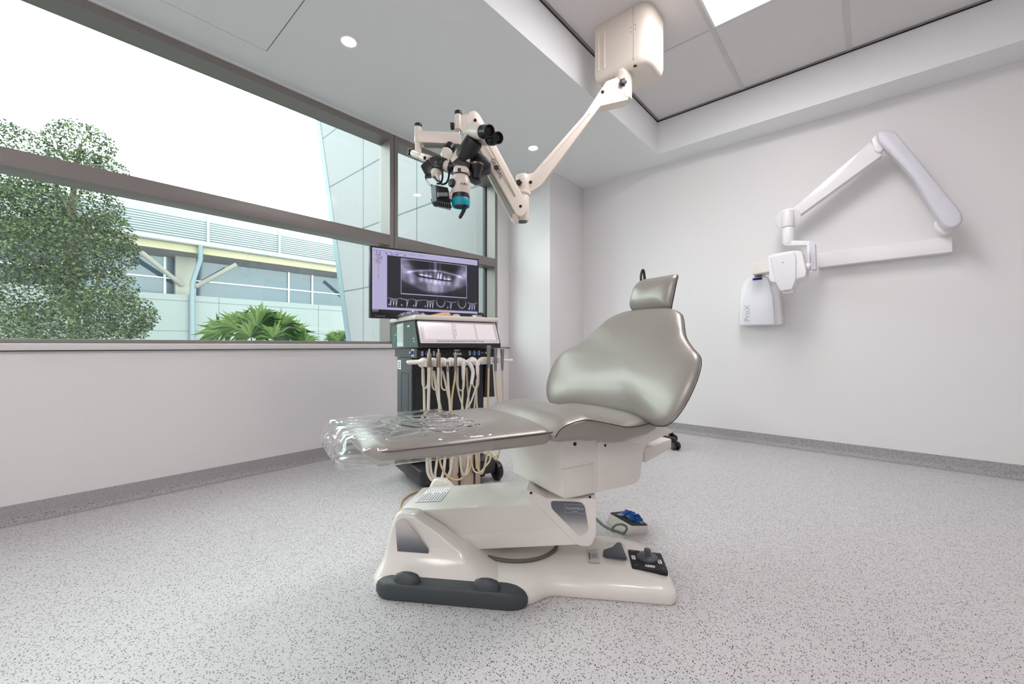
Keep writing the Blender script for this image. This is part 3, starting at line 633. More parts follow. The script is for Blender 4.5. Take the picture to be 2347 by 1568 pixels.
# back support plate behind the backrest
MB().prism([bk(a*.8, p*.9+.02, -.042) for a, p in outl[::3]], nf*-.012, bev=.004).build('back_shell', CREAM, chair)

# --- clear protective film over the foot end
def filmring(s, k, n=44):
    w = leg_w(s)+.008; ring = []
    for q in range(n):
        a = 2*PI*q/n; ca, sa = math.cos(a), math.sin(a); x = math.copysign(abs(ca)**.4, ca)*w; z = .505+(math.copysign(abs(sa)**.75, sa))*(.037 if sa > 0 else .042)
        p = U(-.012+x, s, z); nz = noise.noise(p*11); ring.append(p+UP*(nz*.003+.001)+cg*(nz*.003 if abs(ca) > .3 else 0)+cf*(noise.noise(p*17)*.004 if k == 0 else 0))
    return ring
rings = [filmring(s, i) for i, s in enumerate((-.405, -.43, -.46, -.49, -.52, -.55, -.58, -.61, -.64, -.67, -.70, -.72, -.735))]
last = rings[-1]; cc = sum(last, V())/len(last); flap = [cc+(p-cc)*V((1, 1, .55)).x*.93+UP*(-.012)-cf*.02 for p in last]; flap = [V((p.x, p.y, cc.z+(p.z-cc.z)*.5-.008)) for p in flap]; rings += [flap, [cc+(p-cc)*.05-cf*.012 for p in flap]]
one(MB().loft(rings, cap=False).build('plastic_cover', FILM, ang=80), 'clear crinkled plastic cover slipped over the foot end of the dental chair', 'cover')

# ================================================================== FOOT CONTROL on the floor
fo = onz(1440, 1205, 0); fpz = .05
t = thing('foot_control', 'small cream wedge foot control with black top, on the floor behind the chair base', 'foot control', fo)
q = [onz(1391, 1196, 0), onz(1437, 1228, 0), onz(1486, 1222, 0), onz(1443, 1186, 0)]
qt = [onz(1397, 1177, .055), onz(1448, 1206, .05), onz(1485, 1206, .03), onz(1443, 1172, .035)]
MB().loft([q, [a_.lerp(b_, .9) for a_, b_ in zip(q, qt)], [a_.lerp(sum(qt, V())/4, .03) for a_ in qt]]).build('body', CREAM, t, ang=30)
n_ = (qt[1]-qt[0]).cross(qt[2]-qt[0]).normalized(); n_ = n_ if n_.z > 0 else -n_
MB().prism(roundpoly([a_.lerp(sum(qt, V())/4, .02)+n_*.001 for a_ in qt], .004, 2), n_*.003).build('top_plate', BLKM, t)
for k in ((.3, .25), (.72, .8)):
    p = qt[0].lerp(qt[1], k[1]).lerp(qt[3].lerp(qt[2], k[1]), k[0])+n_*.0042; MB().lathe(p, n_, [(.008, 0), (.008, .0008), (0, .001)], 14, sx=2).build('symbol_plate', WHITE, t)
lc = P(1420, 1213, 1.585); MB().tube([lc+RT*(.028*math.cos(k))+UP*(.024*math.sin(k))-VW*(.012*math.sin(k)) for k in [PI*1.15-2*PI*j/14*.8 for j in range(14)]]+[onz(1428, 1222, .006), onz(1405, 1215, .005), onz(1385, 1205, .005), onz(1366, 1188, .005)], .0042, 8, smooth=4).build('cord', mat('grey green cord', S(108, 112, 102), .5), t)
# crumpled blue film on top
rnd = random.Random(5); cq = [qt[0].lerp(qt[1], f_).lerp(qt[3].lerp(qt[2], f_), g_) for f_, g_ in ((.18, .28), (.85, .42), (.8, .95), (.25, .85))]; sub = []
nx, ny = 16, 12; vs, fs = [], []
for i in range(nx+1):
    for j_ in range(ny+1):
        a_, b_ = i/nx, j_/ny; p = cq[0].lerp(cq[1], a_).lerp(cq[3].lerp(cq[2], a_), b_); edge = min(a_, 1-a_, b_, 1-b_)*4
        hgt = .005+.030*min(1, edge+.15)*abs(noise.noise(p*55))+.016*min(1, edge)*(1-a_*.6)
        jit = V((noise.noise(p*70+V((3, 0, 0))), noise.noise(p*70+V((0, 9, 0))), 0))*.014; vs.append(p+n_*hgt+jit)
for i in range(nx):
    for j_ in range(ny): k = i*(ny+1)+j_; fs.append((k, k+1, k+ny+2, k+ny+1))
m = MB(); sb = bmesh.new(); bv = [sb.verts.new(v) for v in vs]; [sb.faces.new([bv[k] for k in f_]) for f_ in fs]
bmesh.ops.solidify(sb, geom=sb.faces[:], thickness=.0012); m._add(sb)
one(m.build('crumpled_film', BLUE, ang=30), 'crumpled bright blue plastic film lying on the small foot control', 'plastic film')

# stool behind the chair: only one castor shows
so = V((-1.266, 3.017, 0)); t = thing('operator_stool', 'stool on black castors mostly hidden behind the dental chair', 'stool', so)
MB().lathe(so, UP, [(.03, .07), (.045, .075), (.045, .11), (.02, .13), (.02, .34), (0, .34)], 24).build('column', BLK, t)
MB().lathe(so, UP, [(.0, .34), (.14, .34), (.15, .36), (.145, .395), (.10, .405), (0, .408)], 32).build('seat', CARTD, t)
for k in range(5):
    a_ = math.radians(-11.7+72*k); d_ = V((math.cos(a_), math.sin(a_), 0)); sd = V((-d_.y, d_.x, 0)); tip = so+d_*.21
    lg = MB().prism([so+d_*.03+sd*.02+UP*.075, so+d_*.03-sd*.02+UP*.075, tip-sd*.013+UP*.06, tip+sd*.013+UP*.06], UP*.022, bev=.004).build('leg', BLK, t)
    if k == 0: wd = V((-.5, -.86, 0)).normalized()
    else: wd = sd
    ctr = tip+UP*.0295
    cs = MB()
    for sgn in (-1, 1): cs.cyl(ctr+wd*(.008*sgn), ctr+wd*(.026*sgn), .029, bev=.004, n=24)
    cs.build('castor', BLK, lg); MB().cyl(ctr+wd*.026, ctr+wd*.0275, .021, n=24).build('castor_hub', mat('brown grey hub', S(92, 84, 80), .5), lg)
    MB().prism([ctr+wd.cross(UP)*(.034*math.cos(q_))+UP*(.034*math.sin(q_))-wd*.007 for q_ in [PI*j/10 for j in range(11)]], wd*.014).build('castor_fork', BLK, lg)

# ================================================================== CEILING MICROSCOPE
ms = thing('surgical_microscope', 'cream and black surgical microscope on jointed arms hanging from a ceiling box', 'microscope', (-1.0, 2.25, ZR))
# ceiling box
yb = 2.135
pl = [V((-1.232, yb, 0)), V((-.90, yb, 0)), V((-.90, yb+.235, 0)), V((-1.232, yb+.235, 0))]
rp = roundpoly(pl, [.008, .09, .05, .02], 8); zlo = 2.292
cb = sum(rp, V())/len(rp)
MB().loft([[V((p.x, p.y, 0))+(cb-p).normalized()*k+UP*z for p in rp] for k, z in ((.035, zlo), (.018, zlo+.006), (.006, zlo+.02), (0, zlo+.045), (0, ZR-.001))]).build('ceiling_box', CREAM2, ms, ang=45)
m = MB()
for x in (-1.205, -1.168): m.tube([V((x, yb+.002, zlo+.06)), V((x, yb+.002, ZR-.045))], .007, 8)
m.build('vent_rib', CREAM2, ms)
m = MB(); m.bb((-.9905, yb-.0006, zlo+.03), (-.9895, yb+.002, ZR-.004))
for x, z in ((-1.003, .09), (-1.003, .115), (-.978, .095), (-.978, .117)): m.cyl((x, yb-.0008, zlo+.15+z-.05), (x, yb+.002, zlo+.15+z-.05), .0022, n=10)
m.build('cover_joint', SHAD, ms)
cs_ = onz(1462, 158, zlo+.002); MB().prism(roundpoly([cs_+V((-.013, -.035, .0)), cs_+V((.006, -.035, .0)), cs_+V((.013, .035, .0)), cs_+V((-.006, .035, .0))], .008, 4), (0, 0, .012)).build('cable_slot', SHAD, ms)
def plate(pix, d0, d1, thick, name, m_, bev=.006, r=.01, seg=3, ang=30):
    """solid of given thickness behind an outline whose depth runs linearly from the left-most to the right-most pixel"""
    us = [p[0] for p in pix]; ua, ub = min(us), max(us); pts = [P(u, v, d0+(d1-d0)*(u-ua)/(ub-ua)) for u, v in pix]
    return MB().prism(roundpoly(pts, r, 4), VW*thick, bev=bev, seg=seg, ang=ang).build(name, m_, ms)
dk = 2.345
MB().cyl(P(1429, 180, dk), P(1429, 232, dk), .047, bev=.006).cyl(P(1427, 166, dk), P(1429, 182, dk), .044, bev=.003).build('swivel_joint', CREAM2, ms)
MB().star(P(1427, 191, dk-.052), -VW, .018, .02).build('clamp_knob', BLK, ms)
# drop arm
plate([(1414, 176), (1412, 178), (1390, 186), (1340, 262), (1222, 396), (1190, 402), (1183, 412), (1184, 440), (1205, 443), (1222, 436), (1240, 424), (1376, 243), (1440, 228), (1440, 186), (1420, 186)], 2.165, 2.305, .07, 'drop_arm', CREAM2, .012, .006)
MB().tube([P(1352, 258, 2.256), P(1246, 380, 2.200)], .005, 8).build('arm_rib', CREAM2, ms)
for u, v, d in ((1381, 211, 2.273), (1216, 418, 2.176)): MB().lathe(P(u, v, d-.001), -VW, [(.0085, 0), (.0085, .004), (0, .005)], 16).build('hole_plug', SHAD, ms)
MB().cyl(P(1197, 402, 2.19), P(1199, 441, 2.19), .036, bev=.006).build('elbow_joint', CREAM2, ms)
MB().cyl(P(1199, 440, 2.19), P(1198, 447, 2.19), .043, bev=.004).build('elbow_collar', CREAM2, ms)
MB().star(P(1189, 420.5, 2.148), -VW, .015, .018).build('clamp_knob', BLK, ms)
MB().cyl(P(1198, 446, 2.19), P(1197, 508, 2.19), .036, bev=.008).build('lower_joint', CREAM2, ms)
MB().cyl(P(1197, 508, 2.19), P(1197, 509.5, 2.19), .026, n=24).build('joint_cap', CHAR, ms)
# spring arm
arm_pix = [(1071, 262), (1078, 253), (1090, 252), (1100, 262), (1210, 470), (1207, 488), (1195, 497), (1184, 492), (1072, 290)]
plate(arm_pix, 1.98, 2.13, .055, 'spring_arm', CREAM2, .006, .02, 3)
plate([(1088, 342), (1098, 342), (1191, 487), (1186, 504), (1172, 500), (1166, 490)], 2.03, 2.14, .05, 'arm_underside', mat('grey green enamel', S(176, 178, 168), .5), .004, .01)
plate([(1172, 488), (1184, 492), (1190, 503), (1180, 508), (1170, 500)], 2.12, 2.13, .05, 'arm_bracket', CREAM2, .003, .004)
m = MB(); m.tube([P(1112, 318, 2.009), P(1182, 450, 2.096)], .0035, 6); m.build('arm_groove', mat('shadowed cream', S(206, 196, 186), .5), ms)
for u, v, d in ((1089, 276, 1.995), (1193, 473, 2.110)): MB().lathe(P(u, v, d), -VW, [(.0075, 0), (.0075, .003), (0, .004)], 16).build('hole_plug', SHAD, ms)
o = P(1137, 386, 2.036); e_ = P(1156, 424, 2.06); xd = (e_-o).normalized(); nd = -VW; yd = nd.cross(xd)
MB().text('GL', P(1131.5, 372.5, 2.034)-VW*.004, xd, yd, .030, spacing=1.0).text('BAL', P(1145, 399, 2.052)-VW*.004, xd, yd, .030).lathe(P(1137.5, 384.5, 2.042)-VW*.003, nd, [(.0125, 0), (.0125, .001), (0, .0012)], 24).build('lettering', mat('brown print', S(70, 60, 58), .5), ms)
# head end of the spring arm, post and cross link
MB().cyl(P(1050, 264, 1.985), P(1050, 298, 1.985), .0175, bev=.002).build('post', CREAM2, ms)
MB().cyl(P(1050, 255, 1.985), P(1050, 265, 1.985), .0172, bev=.004).build('post_cap', BLK, ms)
plate([(1055, 266), (1071, 260), (1080, 290), (1068, 300), (1055, 299)], 1.975, 1.985, .05, 'yoke', CREAM2, .004, .006)
MB().cyl(P(1050, 297, 1.985), P(1050, 306, 1.985), .011, n=20).build('shaft', CHROME, ms)
MB().star(P(1041, 289, 1.985), -RT, .015, .018).build('clamp_knob', BLK, ms)
plate([(958, 299), (1054, 303), (1056, 330), (958, 325)], 1.96, 1.965, .04, 'cross_link', CREAM2, .004, .004)
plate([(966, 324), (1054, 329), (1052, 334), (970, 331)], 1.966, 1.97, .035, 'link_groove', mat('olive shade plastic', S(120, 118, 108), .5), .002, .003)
MB().cyl(P(958.5, 292, 1.98), P(958.5, 327, 1.98), .0185, bev=.002).cyl(P(959, 327, 1.98), P(959, 352, 1.98), .0155, n=24).build('post', CREAM2, ms)
MB().cyl(P(958.5, 284, 1.98), P(958.5, 293, 1.98), .018, bev=.004).build('post_cap', BLK, ms)
MB().cyl(P(946, 351, 1.99), P(972, 361, 1.94), .016, bev=.003).cyl(P(968, 360, 1.945), P(986, 366, 1.91), .0175, bev=.002).build('yoke_tube', CREAM2, ms)
MB().star(P(944, 350, 1.995), (P(941, 349, 2.0)-P(950, 352, 1.98)), .017, .015).build('clamp_knob', BLK, ms)
MB().ball(P(974, 362, 1.905), .0085, 12).build('lock_button', BLK, ms)
# black coupling bracket on the left
plate([(983, 362), (1001, 356), (1008, 360), (1008, 384), (990, 383)], 1.885, 1.88, .05, 'coupling_block', BLK, .005, .006)
plate([(963, 380), (981, 363), (993, 386), (990, 398), (975, 402)], 1.905, 1.895, .045, 'coupling_block', BLK, .006, .008)
MB().cyl(P(1004, 372, 1.905), P(1020, 378, 1.895), .029, bev=.004).build('coupling_ring', BLK, ms)
MB().cyl(P(1018, 378, 1.90), P(1034, 383, 1.895), .0225, n=28).build('coupling_tube', CREAM2, ms)
MB().cyl(P(1030, 382, 1.897), P(1040, 385, 1.895), .025, n=28).build('coupling_ring', BLK, ms)
MB().cyl(P(990, 400, 1.93), P(1010, 388, 1.91), .021, n=24).ball(P(998, 396, 1.90), .022, 16).build('coupling_elbow', CREAM2, ms)
# left eyepiece tube pointing away
MB().lathe(P(1018, 368, 1.93), P(1028, 341, 1.95)-P(1018, 368, 1.93), [(.0, 0), (.018, 0), (.020, .02), (.026, .028), (.026, .055), (0, .056)], 26).build('assistant_tube', CREAM2, ms)
MB().cyl(P(1028, 343, 1.955), P(1034, 335, 1.965), .025, n=24).build('tube_ring', BLK, ms)
# optical column
c1 = P(1058, 375, 1.86)
def cyls(name, m_, a, b_, r, r2=None, bev=.002): return MB().cyl(P(*a), P(*b_), r, r2, bev).build(name, m_, ms)
plate([(1034, 372), (1052, 358), (1078, 374), (1076, 388), (1040, 386)], 1.84, 1.84, .07, 'beam_splitter', BLK, .006, .004)
plate([(1033, 366), (1044, 345), (1078, 366), (1074, 372), (1053, 358), (1037, 372)], 1.838, 1.838, .06, 'splitter_collar', CREAM2, .004, .003)
cyls('binocular_neck', BLK, (1060, 365, 1.87), (1088, 322, 1.83), .041, .041, .004)
m = MB(); m.ball(P(1078, 303, 1.835), .031, 20, (1.05, .9, 1.1)).cyl(P(1070, 312, 1.84), P(1080, 290, 1.835), .026, .022, .004); m.build('binocular_hinge', CREAM2, ms)
m = MB(); m.cyl(P(1085, 300, 1.82), P(1106, 304, 1.76), .034, .027, .004).cyl(P(1100, 318, 1.87), P(1128, 319, 1.80), .030, .026, .004); m.build('eyepiece_tube', CREAM2, ms)
for (ua, va, da, ub, vb, db) in ((1104, 303, 1.77, 1122, 300, 1.71), (1124, 319, 1.805, 1142, 316, 1.745)):
    a_, b_ = P(ua, va, da), P(ub, vb, db); L_ = (b_-a_).length
    MB().lathe(a_, b_-a_, [(0, 0), (.027, 0), (.028, L_*.3), (.026, L_*.34), (.028, L_*.4), (.023, L_*.62), (.022, L_*.75), (.025, L_), (.021, L_), (.015, L_*.8), (.0, L_*.78)], 28).build('eyepiece', BLK, ms, ang=25)
plate([(1040, 382), (1046, 378), (1068, 381), (1075, 388), (1075, 394), (1038, 394)], 1.815, 1.815, .075, 'optics_block', CREAM2, .006, .006)
cyls('optics_ring', BLK, (1055, 392, 1.85), (1055, 405, 1.85), .036, .036, .004)
ax = (P(1056, 450, 1.85)-P(1055, 400, 1.85)).normalized(); o = P(1055, 400, 1.85)
px = 1.85/F
MB().lathe(o, ax, [(0, 3*px), (17*px, 3*px), (20*px, 9*px), (23*px, 20*px), (23.5*px, 30*px), (21.5*px, 40*px), (19*px, 46*px), (0, 46*px)], 36).build('zoom_body', CREAM2, ms)
kp = P(1039, 421, 1.822); kd = (-RT*.55-VW*.83).normalized(); MB().lathe(kp-kd*.02, kd, [(0, 0), (.028, 0), (.028, .012), (.019, .02), (.018, .034), (.014, .04), (0, .041)], 24).build('zoom_knob', mat('slate knob', S(48, 50, 58), .4), ms)
MB().lathe(kp-kd*.03, kd, [(0, 0), (.032, 0), (.030, .012), (0, .013)], 24).build('knob_boss', CREAM2, ms)
MB().lathe(o, ax, [(0, 45*px), (19*px, 45*px), (19*px, 50*px), (20.5*px, 51*px), (20.5*px, 57*px), (0, 57*px)], 36).build('objective_ring', BLK, ms)
MB().lathe(o, ax, [(20*px, 56*px), (21*px, 58*px), (20.5*px, 70*px), (19.5*px, 74*px), (16.5*px, 74*px), (16.5*px, 66*px), (19*px, 57*px)], 40).build('objective_mount', TEAL, ms)
MB().lathe(o, ax, [(0, 69*px), (9*px, 69.6*px), (16.5*px, 71*px), (16.5*px, 66*px), (0, 66*px)], 32).build('objective_lens', mat('lens glass', S(120, 112, 118), .04, .6), ms)
MB().tube([P(1067, 466, 1.84), P(1064, 480, 1.835), P(1058, 492, 1.83), P(1055, 497, 1.83)], (.0095, .0075), 10, smooth=4).ball(P(1055, 497, 1.83), .0085, 12).build('handle', BLK, ms)
for k, (t_, xo) in enumerate((('GL', 1060), ('BAL', 1069.5))):
    pass
so_ = P(1064, 421.5, 1.808); sx_ = (RT*.93+VW*.3).normalized(); MB().text('GL BAL', so_-VW*.0, sx_, UP, .011).lathe(P(1063.6, 421.5, 1.8075), -VW, [(.003, 0), (.003, .001), (0, .0012)], 14).build('lettering', INK, ms)
# camera box on the left
plate([(987, 426), (999, 423), (1001, 460), (990, 463)], 1.80, 1.80, .07, 'camera_plate', mat('blue grey anodised', S(128, 146, 152), .4, .4), .003, .003)
plate([(998, 424), (1026, 430), (1030, 466), (1001, 461)], 1.815, 1.83, .06, 'camera_body', BLK, .004, .003)
m = MB()
for k in range(9): m.box(P(993+k*4.6, 466.0+k*1.1, 1.83), (.004, .05, .012), (RT, VW, UP))
m.box(P(1012, 467, 1.835), (.085, .05, .007), ((P(1035, 472, 1.83)-P(993, 463, 1.82)).normalized(), VW, UP)); m.build('heat_sink', mat('dark ribbed metal', S(48, 50, 52), .4, .3), ms)
MB().cyl(P(1003, 446, 1.79), P(1026, 446, 1.80), .009, n=20).build('camera_connector', mat('grey metal', S(140, 152, 156), .3, .6), ms)
MB().cyl(P(1002, 446, 1.789), P(1005, 446, 1.79), .011, n=20).build('connector_ring', CHROME, ms)
plate([(1028, 440), (1044, 436), (1044, 462), (1024, 452)], 1.84, 1.84, .05, 'camera_adapter', CREAM2, .004, .006)
# lamp housing on the right
plate([(1080, 352), (1089, 344), (1113, 357), (1125, 370), (1124, 384), (1103, 397), (1078, 378)], 1.87, 1.90, .07, 'lamp_housing', BLK, .010, .008)
MB().tube([P(1086, 351, 1.868), P(1106, 363, 1.875), P(1126, 377, 1.885)], .0016, 6).build('housing_joint', CHAR, ms)
MB().lathe(P(1092, 380, 1.87), UP*-1-RT*.05, [(0, 0), (.032, 0), (.031, .012), (.026, .02), (.018, .05), (.017, .06), (0, .06)], 28).build('lamp_cone', BLK, ms)
MB().cyl(P(1092, 377, 1.87), P(1092, 381, 1.87), .0335, n=28).build('lamp_ring', mat('brass grey ring', S(120, 112, 100), .3, .7), ms)
plate([(1075, 397), (1096, 406), (1102, 402), (1101, 412), (1088, 418), (1073, 409)], 1.86, 1.87, .04, 'grip', mat('dark violet grip', S(52, 46, 52), .5), .005, .006)
for pth in (((976, 402, 1.90), (976, 412, 1.89), (984, 422, 1.86), (990, 425, 1.84)), ((1014, 390, 1.88), (1014, 408, 1.87), (1010, 420, 1.86), (1002, 421, 1.84)), ((1030, 388, 1.88), (1028, 408, 1.87), (1022, 420, 1.86), (1012, 423, 1.84)), ((1020, 338, 1.97), (1024, 345, 1.97), (1034, 352, 1.95), (1042, 342, 1.94), (1046, 335, 1.96)), ((994, 404, 1.90), (1002, 414, 1.88), (1012, 418, 1.86))):
    MB().tube([P(*q) for q in pth], .0045, 8, smooth=5).build('cable', BLK, ms)
MB().lathe(P(1001, 400, 1.885), P(1008, 416, 1.88)-P(1001, 400, 1.885), [(0, 0), (.010, 0), (.004, .032), (0, .033)], 18).build('cone_fitting', CREAM2, ms)

# ================================================================== WALL X-RAY UNIT
xr = thing('xray_unit', 'white dental x-ray unit folded on its jointed wall arm', 'x-ray unit', (-.2, D, 1.3))
def yplate(pix, y, thick, name, m_, bev=.008, r=.01, parent=None, ang=30, seg=3):
    pts = [ony(u, v, y) for u, v in pix]; rr = [x/1000 for x in r] if isinstance(r, (list, tuple)) else r
    return MB().prism(roundpoly(pts, rr, 5), V((0, thick, 0)), bev=bev, seg=seg, ang=ang).build(name, m_, parent or xr)
yplate([(1874, 581), (2150, 545), (2183, 543), (2184, 577), (1874, 613)], 3.52, .08, 'wall_bracket', WHITE, .006, .004)
yplate([(2140, 507), (2160, 500), (2195, 516), (2185, 533), (2165, 538), (2142, 527)], 3.47, .06, 'shoulder_joint', WHITE, .008, .03)
yplate([(2008, 302), (2030, 296), (2052, 300), (2205, 487), (2208, 507), (2190, 523), (2165, 520), (2140, 485), (2094, 405), (2012, 322)], 3.36, .085, 'upper_arm', GREYP, .012, [30, 20, 30, 30, 20, 30, 30, 300, 300, 30])
yplate([(1996, 318), (2010, 306), (2026, 336), (2020, 350), (2004, 346)], 3.40, .06, 'elbow_joint', WHITE, .006, .02)
yplate([(1994, 326), (2022, 355), (1831, 494), (1812, 482)], 3.42, .06, 'forearm', WHITE, .010, .003)
MB().cyl(ony(1806, 503, 3.46), ony(1806, 503, 3.36), .075, bev=.006, n=36).build('wrist_disc', WHITE, xr)
MB().cyl(ony(1806, 485, 3.36), ony(1806, 521, 3.36), .038, bev=.003).build('wrist_sleeve', WHITE, xr)
MB().cyl(ony(1806, 522, 3.36), ony(1807, 560, 3.36), .036, bev=.003).build('wrist_post', WHITE, xr)
yplate([(1796, 551), (1856, 552), (1856, 614), (1851, 614), (1849, 562), (1797, 562)], 3.33, .06, 'angle_arm', WHITE, .004, .004)
yplate([(1855, 553), (1868, 555), (1870, 618), (1858, 617)], 3.31, .085, 'angle_cover', GREYP, .006, .01)
MB().cyl(ony(1841, 612, 3.34), ony(1858, 612, 3.34), .026, bev=.004).build('pivot', WHITE, xr)
yplate([(1759, 587), (1768, 582), (1822, 574), (1838, 576), (1848, 620), (1846, 634), (1825, 640), (1820, 646), (1776, 648), (1764, 645)], 3.22, .16, 'tube_head', WHITE, .014, .012)
yplate([(1765, 590), (1820, 576), (1825, 590), (1824, 640), (1815, 663), (1788, 667), (1777, 645)], 3.205, .15, 'tube_cover', mat('soft white plastic', S(226, 224, 230), .3, coat=.2), .010, .008)
yplate([(1789, 662), (1815, 660), (1819, 670), (1795, 674)], 3.23, .09, 'collimator_port', CREAM, .004, .003)
yplate([(1724, 600), (1764, 596), (1764, 622), (1724, 629)], 3.36, .14, 'cone_mount', CREAM, .005, .003)
for u, v in ((1794, 602),): MB().cyl(ony(u, v, 3.206), ony(u, v, 3.203), .003, n=10).build('screw_cap', SHAD, xr)
MB().cyl(ony(1738, 627, 3.45), ony(1738, 634, 3.45), .024, n=20).build('handset_hook', mat('dark chrome', S(110, 104, 92), .3, .8), xr)
xc = thing('xray_controller', 'white bell shaped control unit with small blue display under the x-ray arm', 'controller', ony(1741, 745, D))
yplate([(1724, 634), (1752, 630), (1770, 650), (1786, 660), (1793, 744), (1693, 747), (1694, 690), (1697, 660), (1708, 640)], 3.50, .1, 'back_case', WHITE, .014, .02, xc)
yplate([(1727, 633), (1751, 629), (1762, 640), (1772, 680), (1775, 744), (1701, 746), (1703, 690), (1712, 650)], 3.465, .05, 'front_cover', mat('pearl white plastic', S(230, 230, 236), .3, coat=.2), .010, .012, xc)
yplate([(1725, 638), (1746, 635.5), (1746, 641), (1725, 643)], 3.463, .004, 'display', mat('blue display', S(28, 24, 120), .15), .0003, .0005, xc)
q0, q1 = ony(1713, 730, 3.4635), ony(1713, 706, 3.4635)
MB().text('ProX', (q0+q1)/2+V((.0, 0, .0)), UP, V((-1, 0, 0)), .052, squash=1.15).build('lettering', mat('light grey print', S(182, 182, 190), .5), xc)

# ================================================================== ENDODONTIC CART
ca = V((.276, .961, 0)).normalized(); cbk = V((-ca.y, ca.x, 0)); d0 = 2.05
FL = P(954, HY, d0); FL.z = 0
def K(w, bk_, z): return FL+ca*w+cbk*bk_+UP*z
KX = (ca, cbk, UP)
def kbox(mb, lo, hi, bev=0): lo, hi = V(lo), V(hi); c = (lo+hi)/2; return mb.box(K(c.x, c.y, c.z), hi-lo, KX, bev)
def wu(u, bk_):
    k = (u-CX)/F; l0 = (K(0, bk_, 0)-EYE).dot(RT); dd = (K(0, bk_, 0)-EYE).dot(VW); al, ad = ca.dot(RT), ca.dot(VW); return (k*dd-l0)/(al-k*ad)
cart = thing('treatment_cart', 'dark grey mobile treatment cart with cream top, sloped display panel and hose rail', 'cart', K(.23, .2, 0))
W_ = .465
m = MB(); kbox(m, (-.012, -.012, .878), (W_+.012, .43, .903), .010); m.build('top_shelf', mat('cream laminate', S(226, 220, 212), .3, coat=.2), cart)
zt_, zm, zl = .876, .735, .683
m = MB(); m.loft([[K(x, y0_, z0_) for (y0_, z0_) in ((.008, zt_), (-.046, zm+.022), (-.046, zm), (.38, zm), (.38, zt_))] for x in (0, W_)]); m.build('console', CARTD, cart)
m = MB(); m.prism([K(-.002, yy, zz) for yy, zz in ((.012, zt_-.004), (-.040, zm+.004), (.40, zm), (.40, zt_-.015), (.30, zt_-.01), (.30, zt_-.004))], -ca*.003); m.build('side_panel', mat('green grey powder coat', S(84, 100, 96), .4), cart)
# sloped front display
sA, sB = V((0, .008, zt_)), V((0, -.046, zm+.022)); sn = V((0, -(zt_-zm-.022), -.054)).normalized(); sn = V((0, -abs(sn.y), abs(sn.z)))
def FP(x, f_, h=.0): q = sA.lerp(sB, f_); return K(x, q.y+sn.y*h, q.z+sn.z*h)
fn = (cbk*sn.y+UP*sn.z); fy = (FP(0, 0)-FP(0, 1)).normalized()
MB().prism(roundpoly([FP(.006, .03), FP(W_-.006, .03), FP(W_-.006, .985), FP(.006, .985)], .006, 3), fn*.002).build('display_panel', mat('reflection pink panel', S(226, 216, 222), .12, coat=.8), cart)  # pinkish brightness is the ceiling light's reflection put into the base colour
PGM = mat('reflection white page', S(250, 244, 246), .10, coat=.8)  # white pages, reflected ceiling light also put into their colour
for x0, x1 in ((.032, .186), (.200, .318), (.330, .440)): MB().prism([FP(x0, .12, .0022), FP(x1, .12, .0022), FP(x1, .82, .0022), FP(x0, .82, .0022)], fn*.0005).build('display_page', PGM, cart)
m = MB()
for a_, b_ in (((.02, .07), (.445, .07)), ((.445, .07), (.445, .92)), ((.02, .07), (.02, .92)), ((.02, .92), (.075, .92)), ((.415, .92), (.445, .92))): m.tube([FP(*a_, .0022), FP(*b_, .0022)], .0006, 4)
m.text('ADVANCED ENDODONTIC SYSTEM', FP(.205, .91, .0025), ca, fy, .0135, squash=1.05).text('W asia', FP(.345, .905, .0025), ca, fy, .013)
for k in range(7): m.box(FP(.207, .18+k*.075, .003), (.009-.003*(k % 3), .0006, .0022+.002*(k % 2)), (ca, fn, fy))
m.build('panel_print', mat('grey purple print', S(120, 116, 132), .5), cart)
m = MB()
for k in range(4): m.lathe(FP(.176, .24+k*.17, .0028), fn, [(.006, 0), (.006, .001), (0, .0012)], 16)
m.build('touch_button', WHITE, cart)
MB().prism([K(-.0055, yy, zz) for yy, zz in ((.19, .742), (.30, .742), (.30, zt_-.012), (.19, zt_-.006))], ca*.001).build('side_label', mat('pale blue label', S(214, 226, 232), .4), cart)
MB().prism([K(-.007, yy, zz) for yy, zz in ((.20, .765), (.29, .765), (.29, zt_-.026), (.20, zt_-.024))], ca*.001).build('label_window', mat('pale green window', S(196, 206, 196), .3), cart)
MB().prism([K(-.0065, yy, zz) for yy, zz in ((.085, .845), (.12, .843), (.12, .852), (.085, .854))], ca*.001).build('name_plate', WHITE, cart)
MB().prism([K(-.008, yy, zz) for yy, zz in ((.32, .765), (.335, .765), (.335, .795), (.32, .795))], ca*.004, bev=.001).build('rocker_switch', TEAL, cart)
m = MB()
for yy, zz in ((.012, .768), (.018, .782), (.322, .806)): m.ball(K(-.006, yy, zz), .005, 10)
m.build('side_stud', WHITE, cart)
# valve box
m = MB(); kbox(m, (.004, -.005, zl), (W_-.01, .36, zm-.003), .002); m.build('valve_box', CARTD, cart)
m = MB(); kbox(m, (.001, -.003, zl+.001), (.004, .362, zm-.004)); m.build('valve_side', CART, cart)
m = MB()
for x in (.024, .052, .086, .345, .373, .401)[:3]+(.29, .318, .346): kbox(m, (x, -.007, zl+.012), (x+.011, -.005, zl+.036))
kbox(m, (.205, -.007, zl+.034), (.235, -.005, zl+.044)); kbox(m, (.198, -.007, zl+.014), (.246, -.005, zl+.026)); m.build('valve_label', mat('pale label', S(206, 200, 206), .5), cart)
for x in (.043, .108, .306, .334, .362):
    MB().cyl(K(x, -.005, zl+.025), K(x, -.012, zl+.025), .0035, n=12).build('valve_stem', BRONZE, cart); MB().cyl(K(x+.003, -.012, zl+.025), K(x+.003, -.022, zl+.025), .0062, bev=.001, n=18).build('valve_knob', mat('blue knob', S(20, 110, 210), .35), cart)
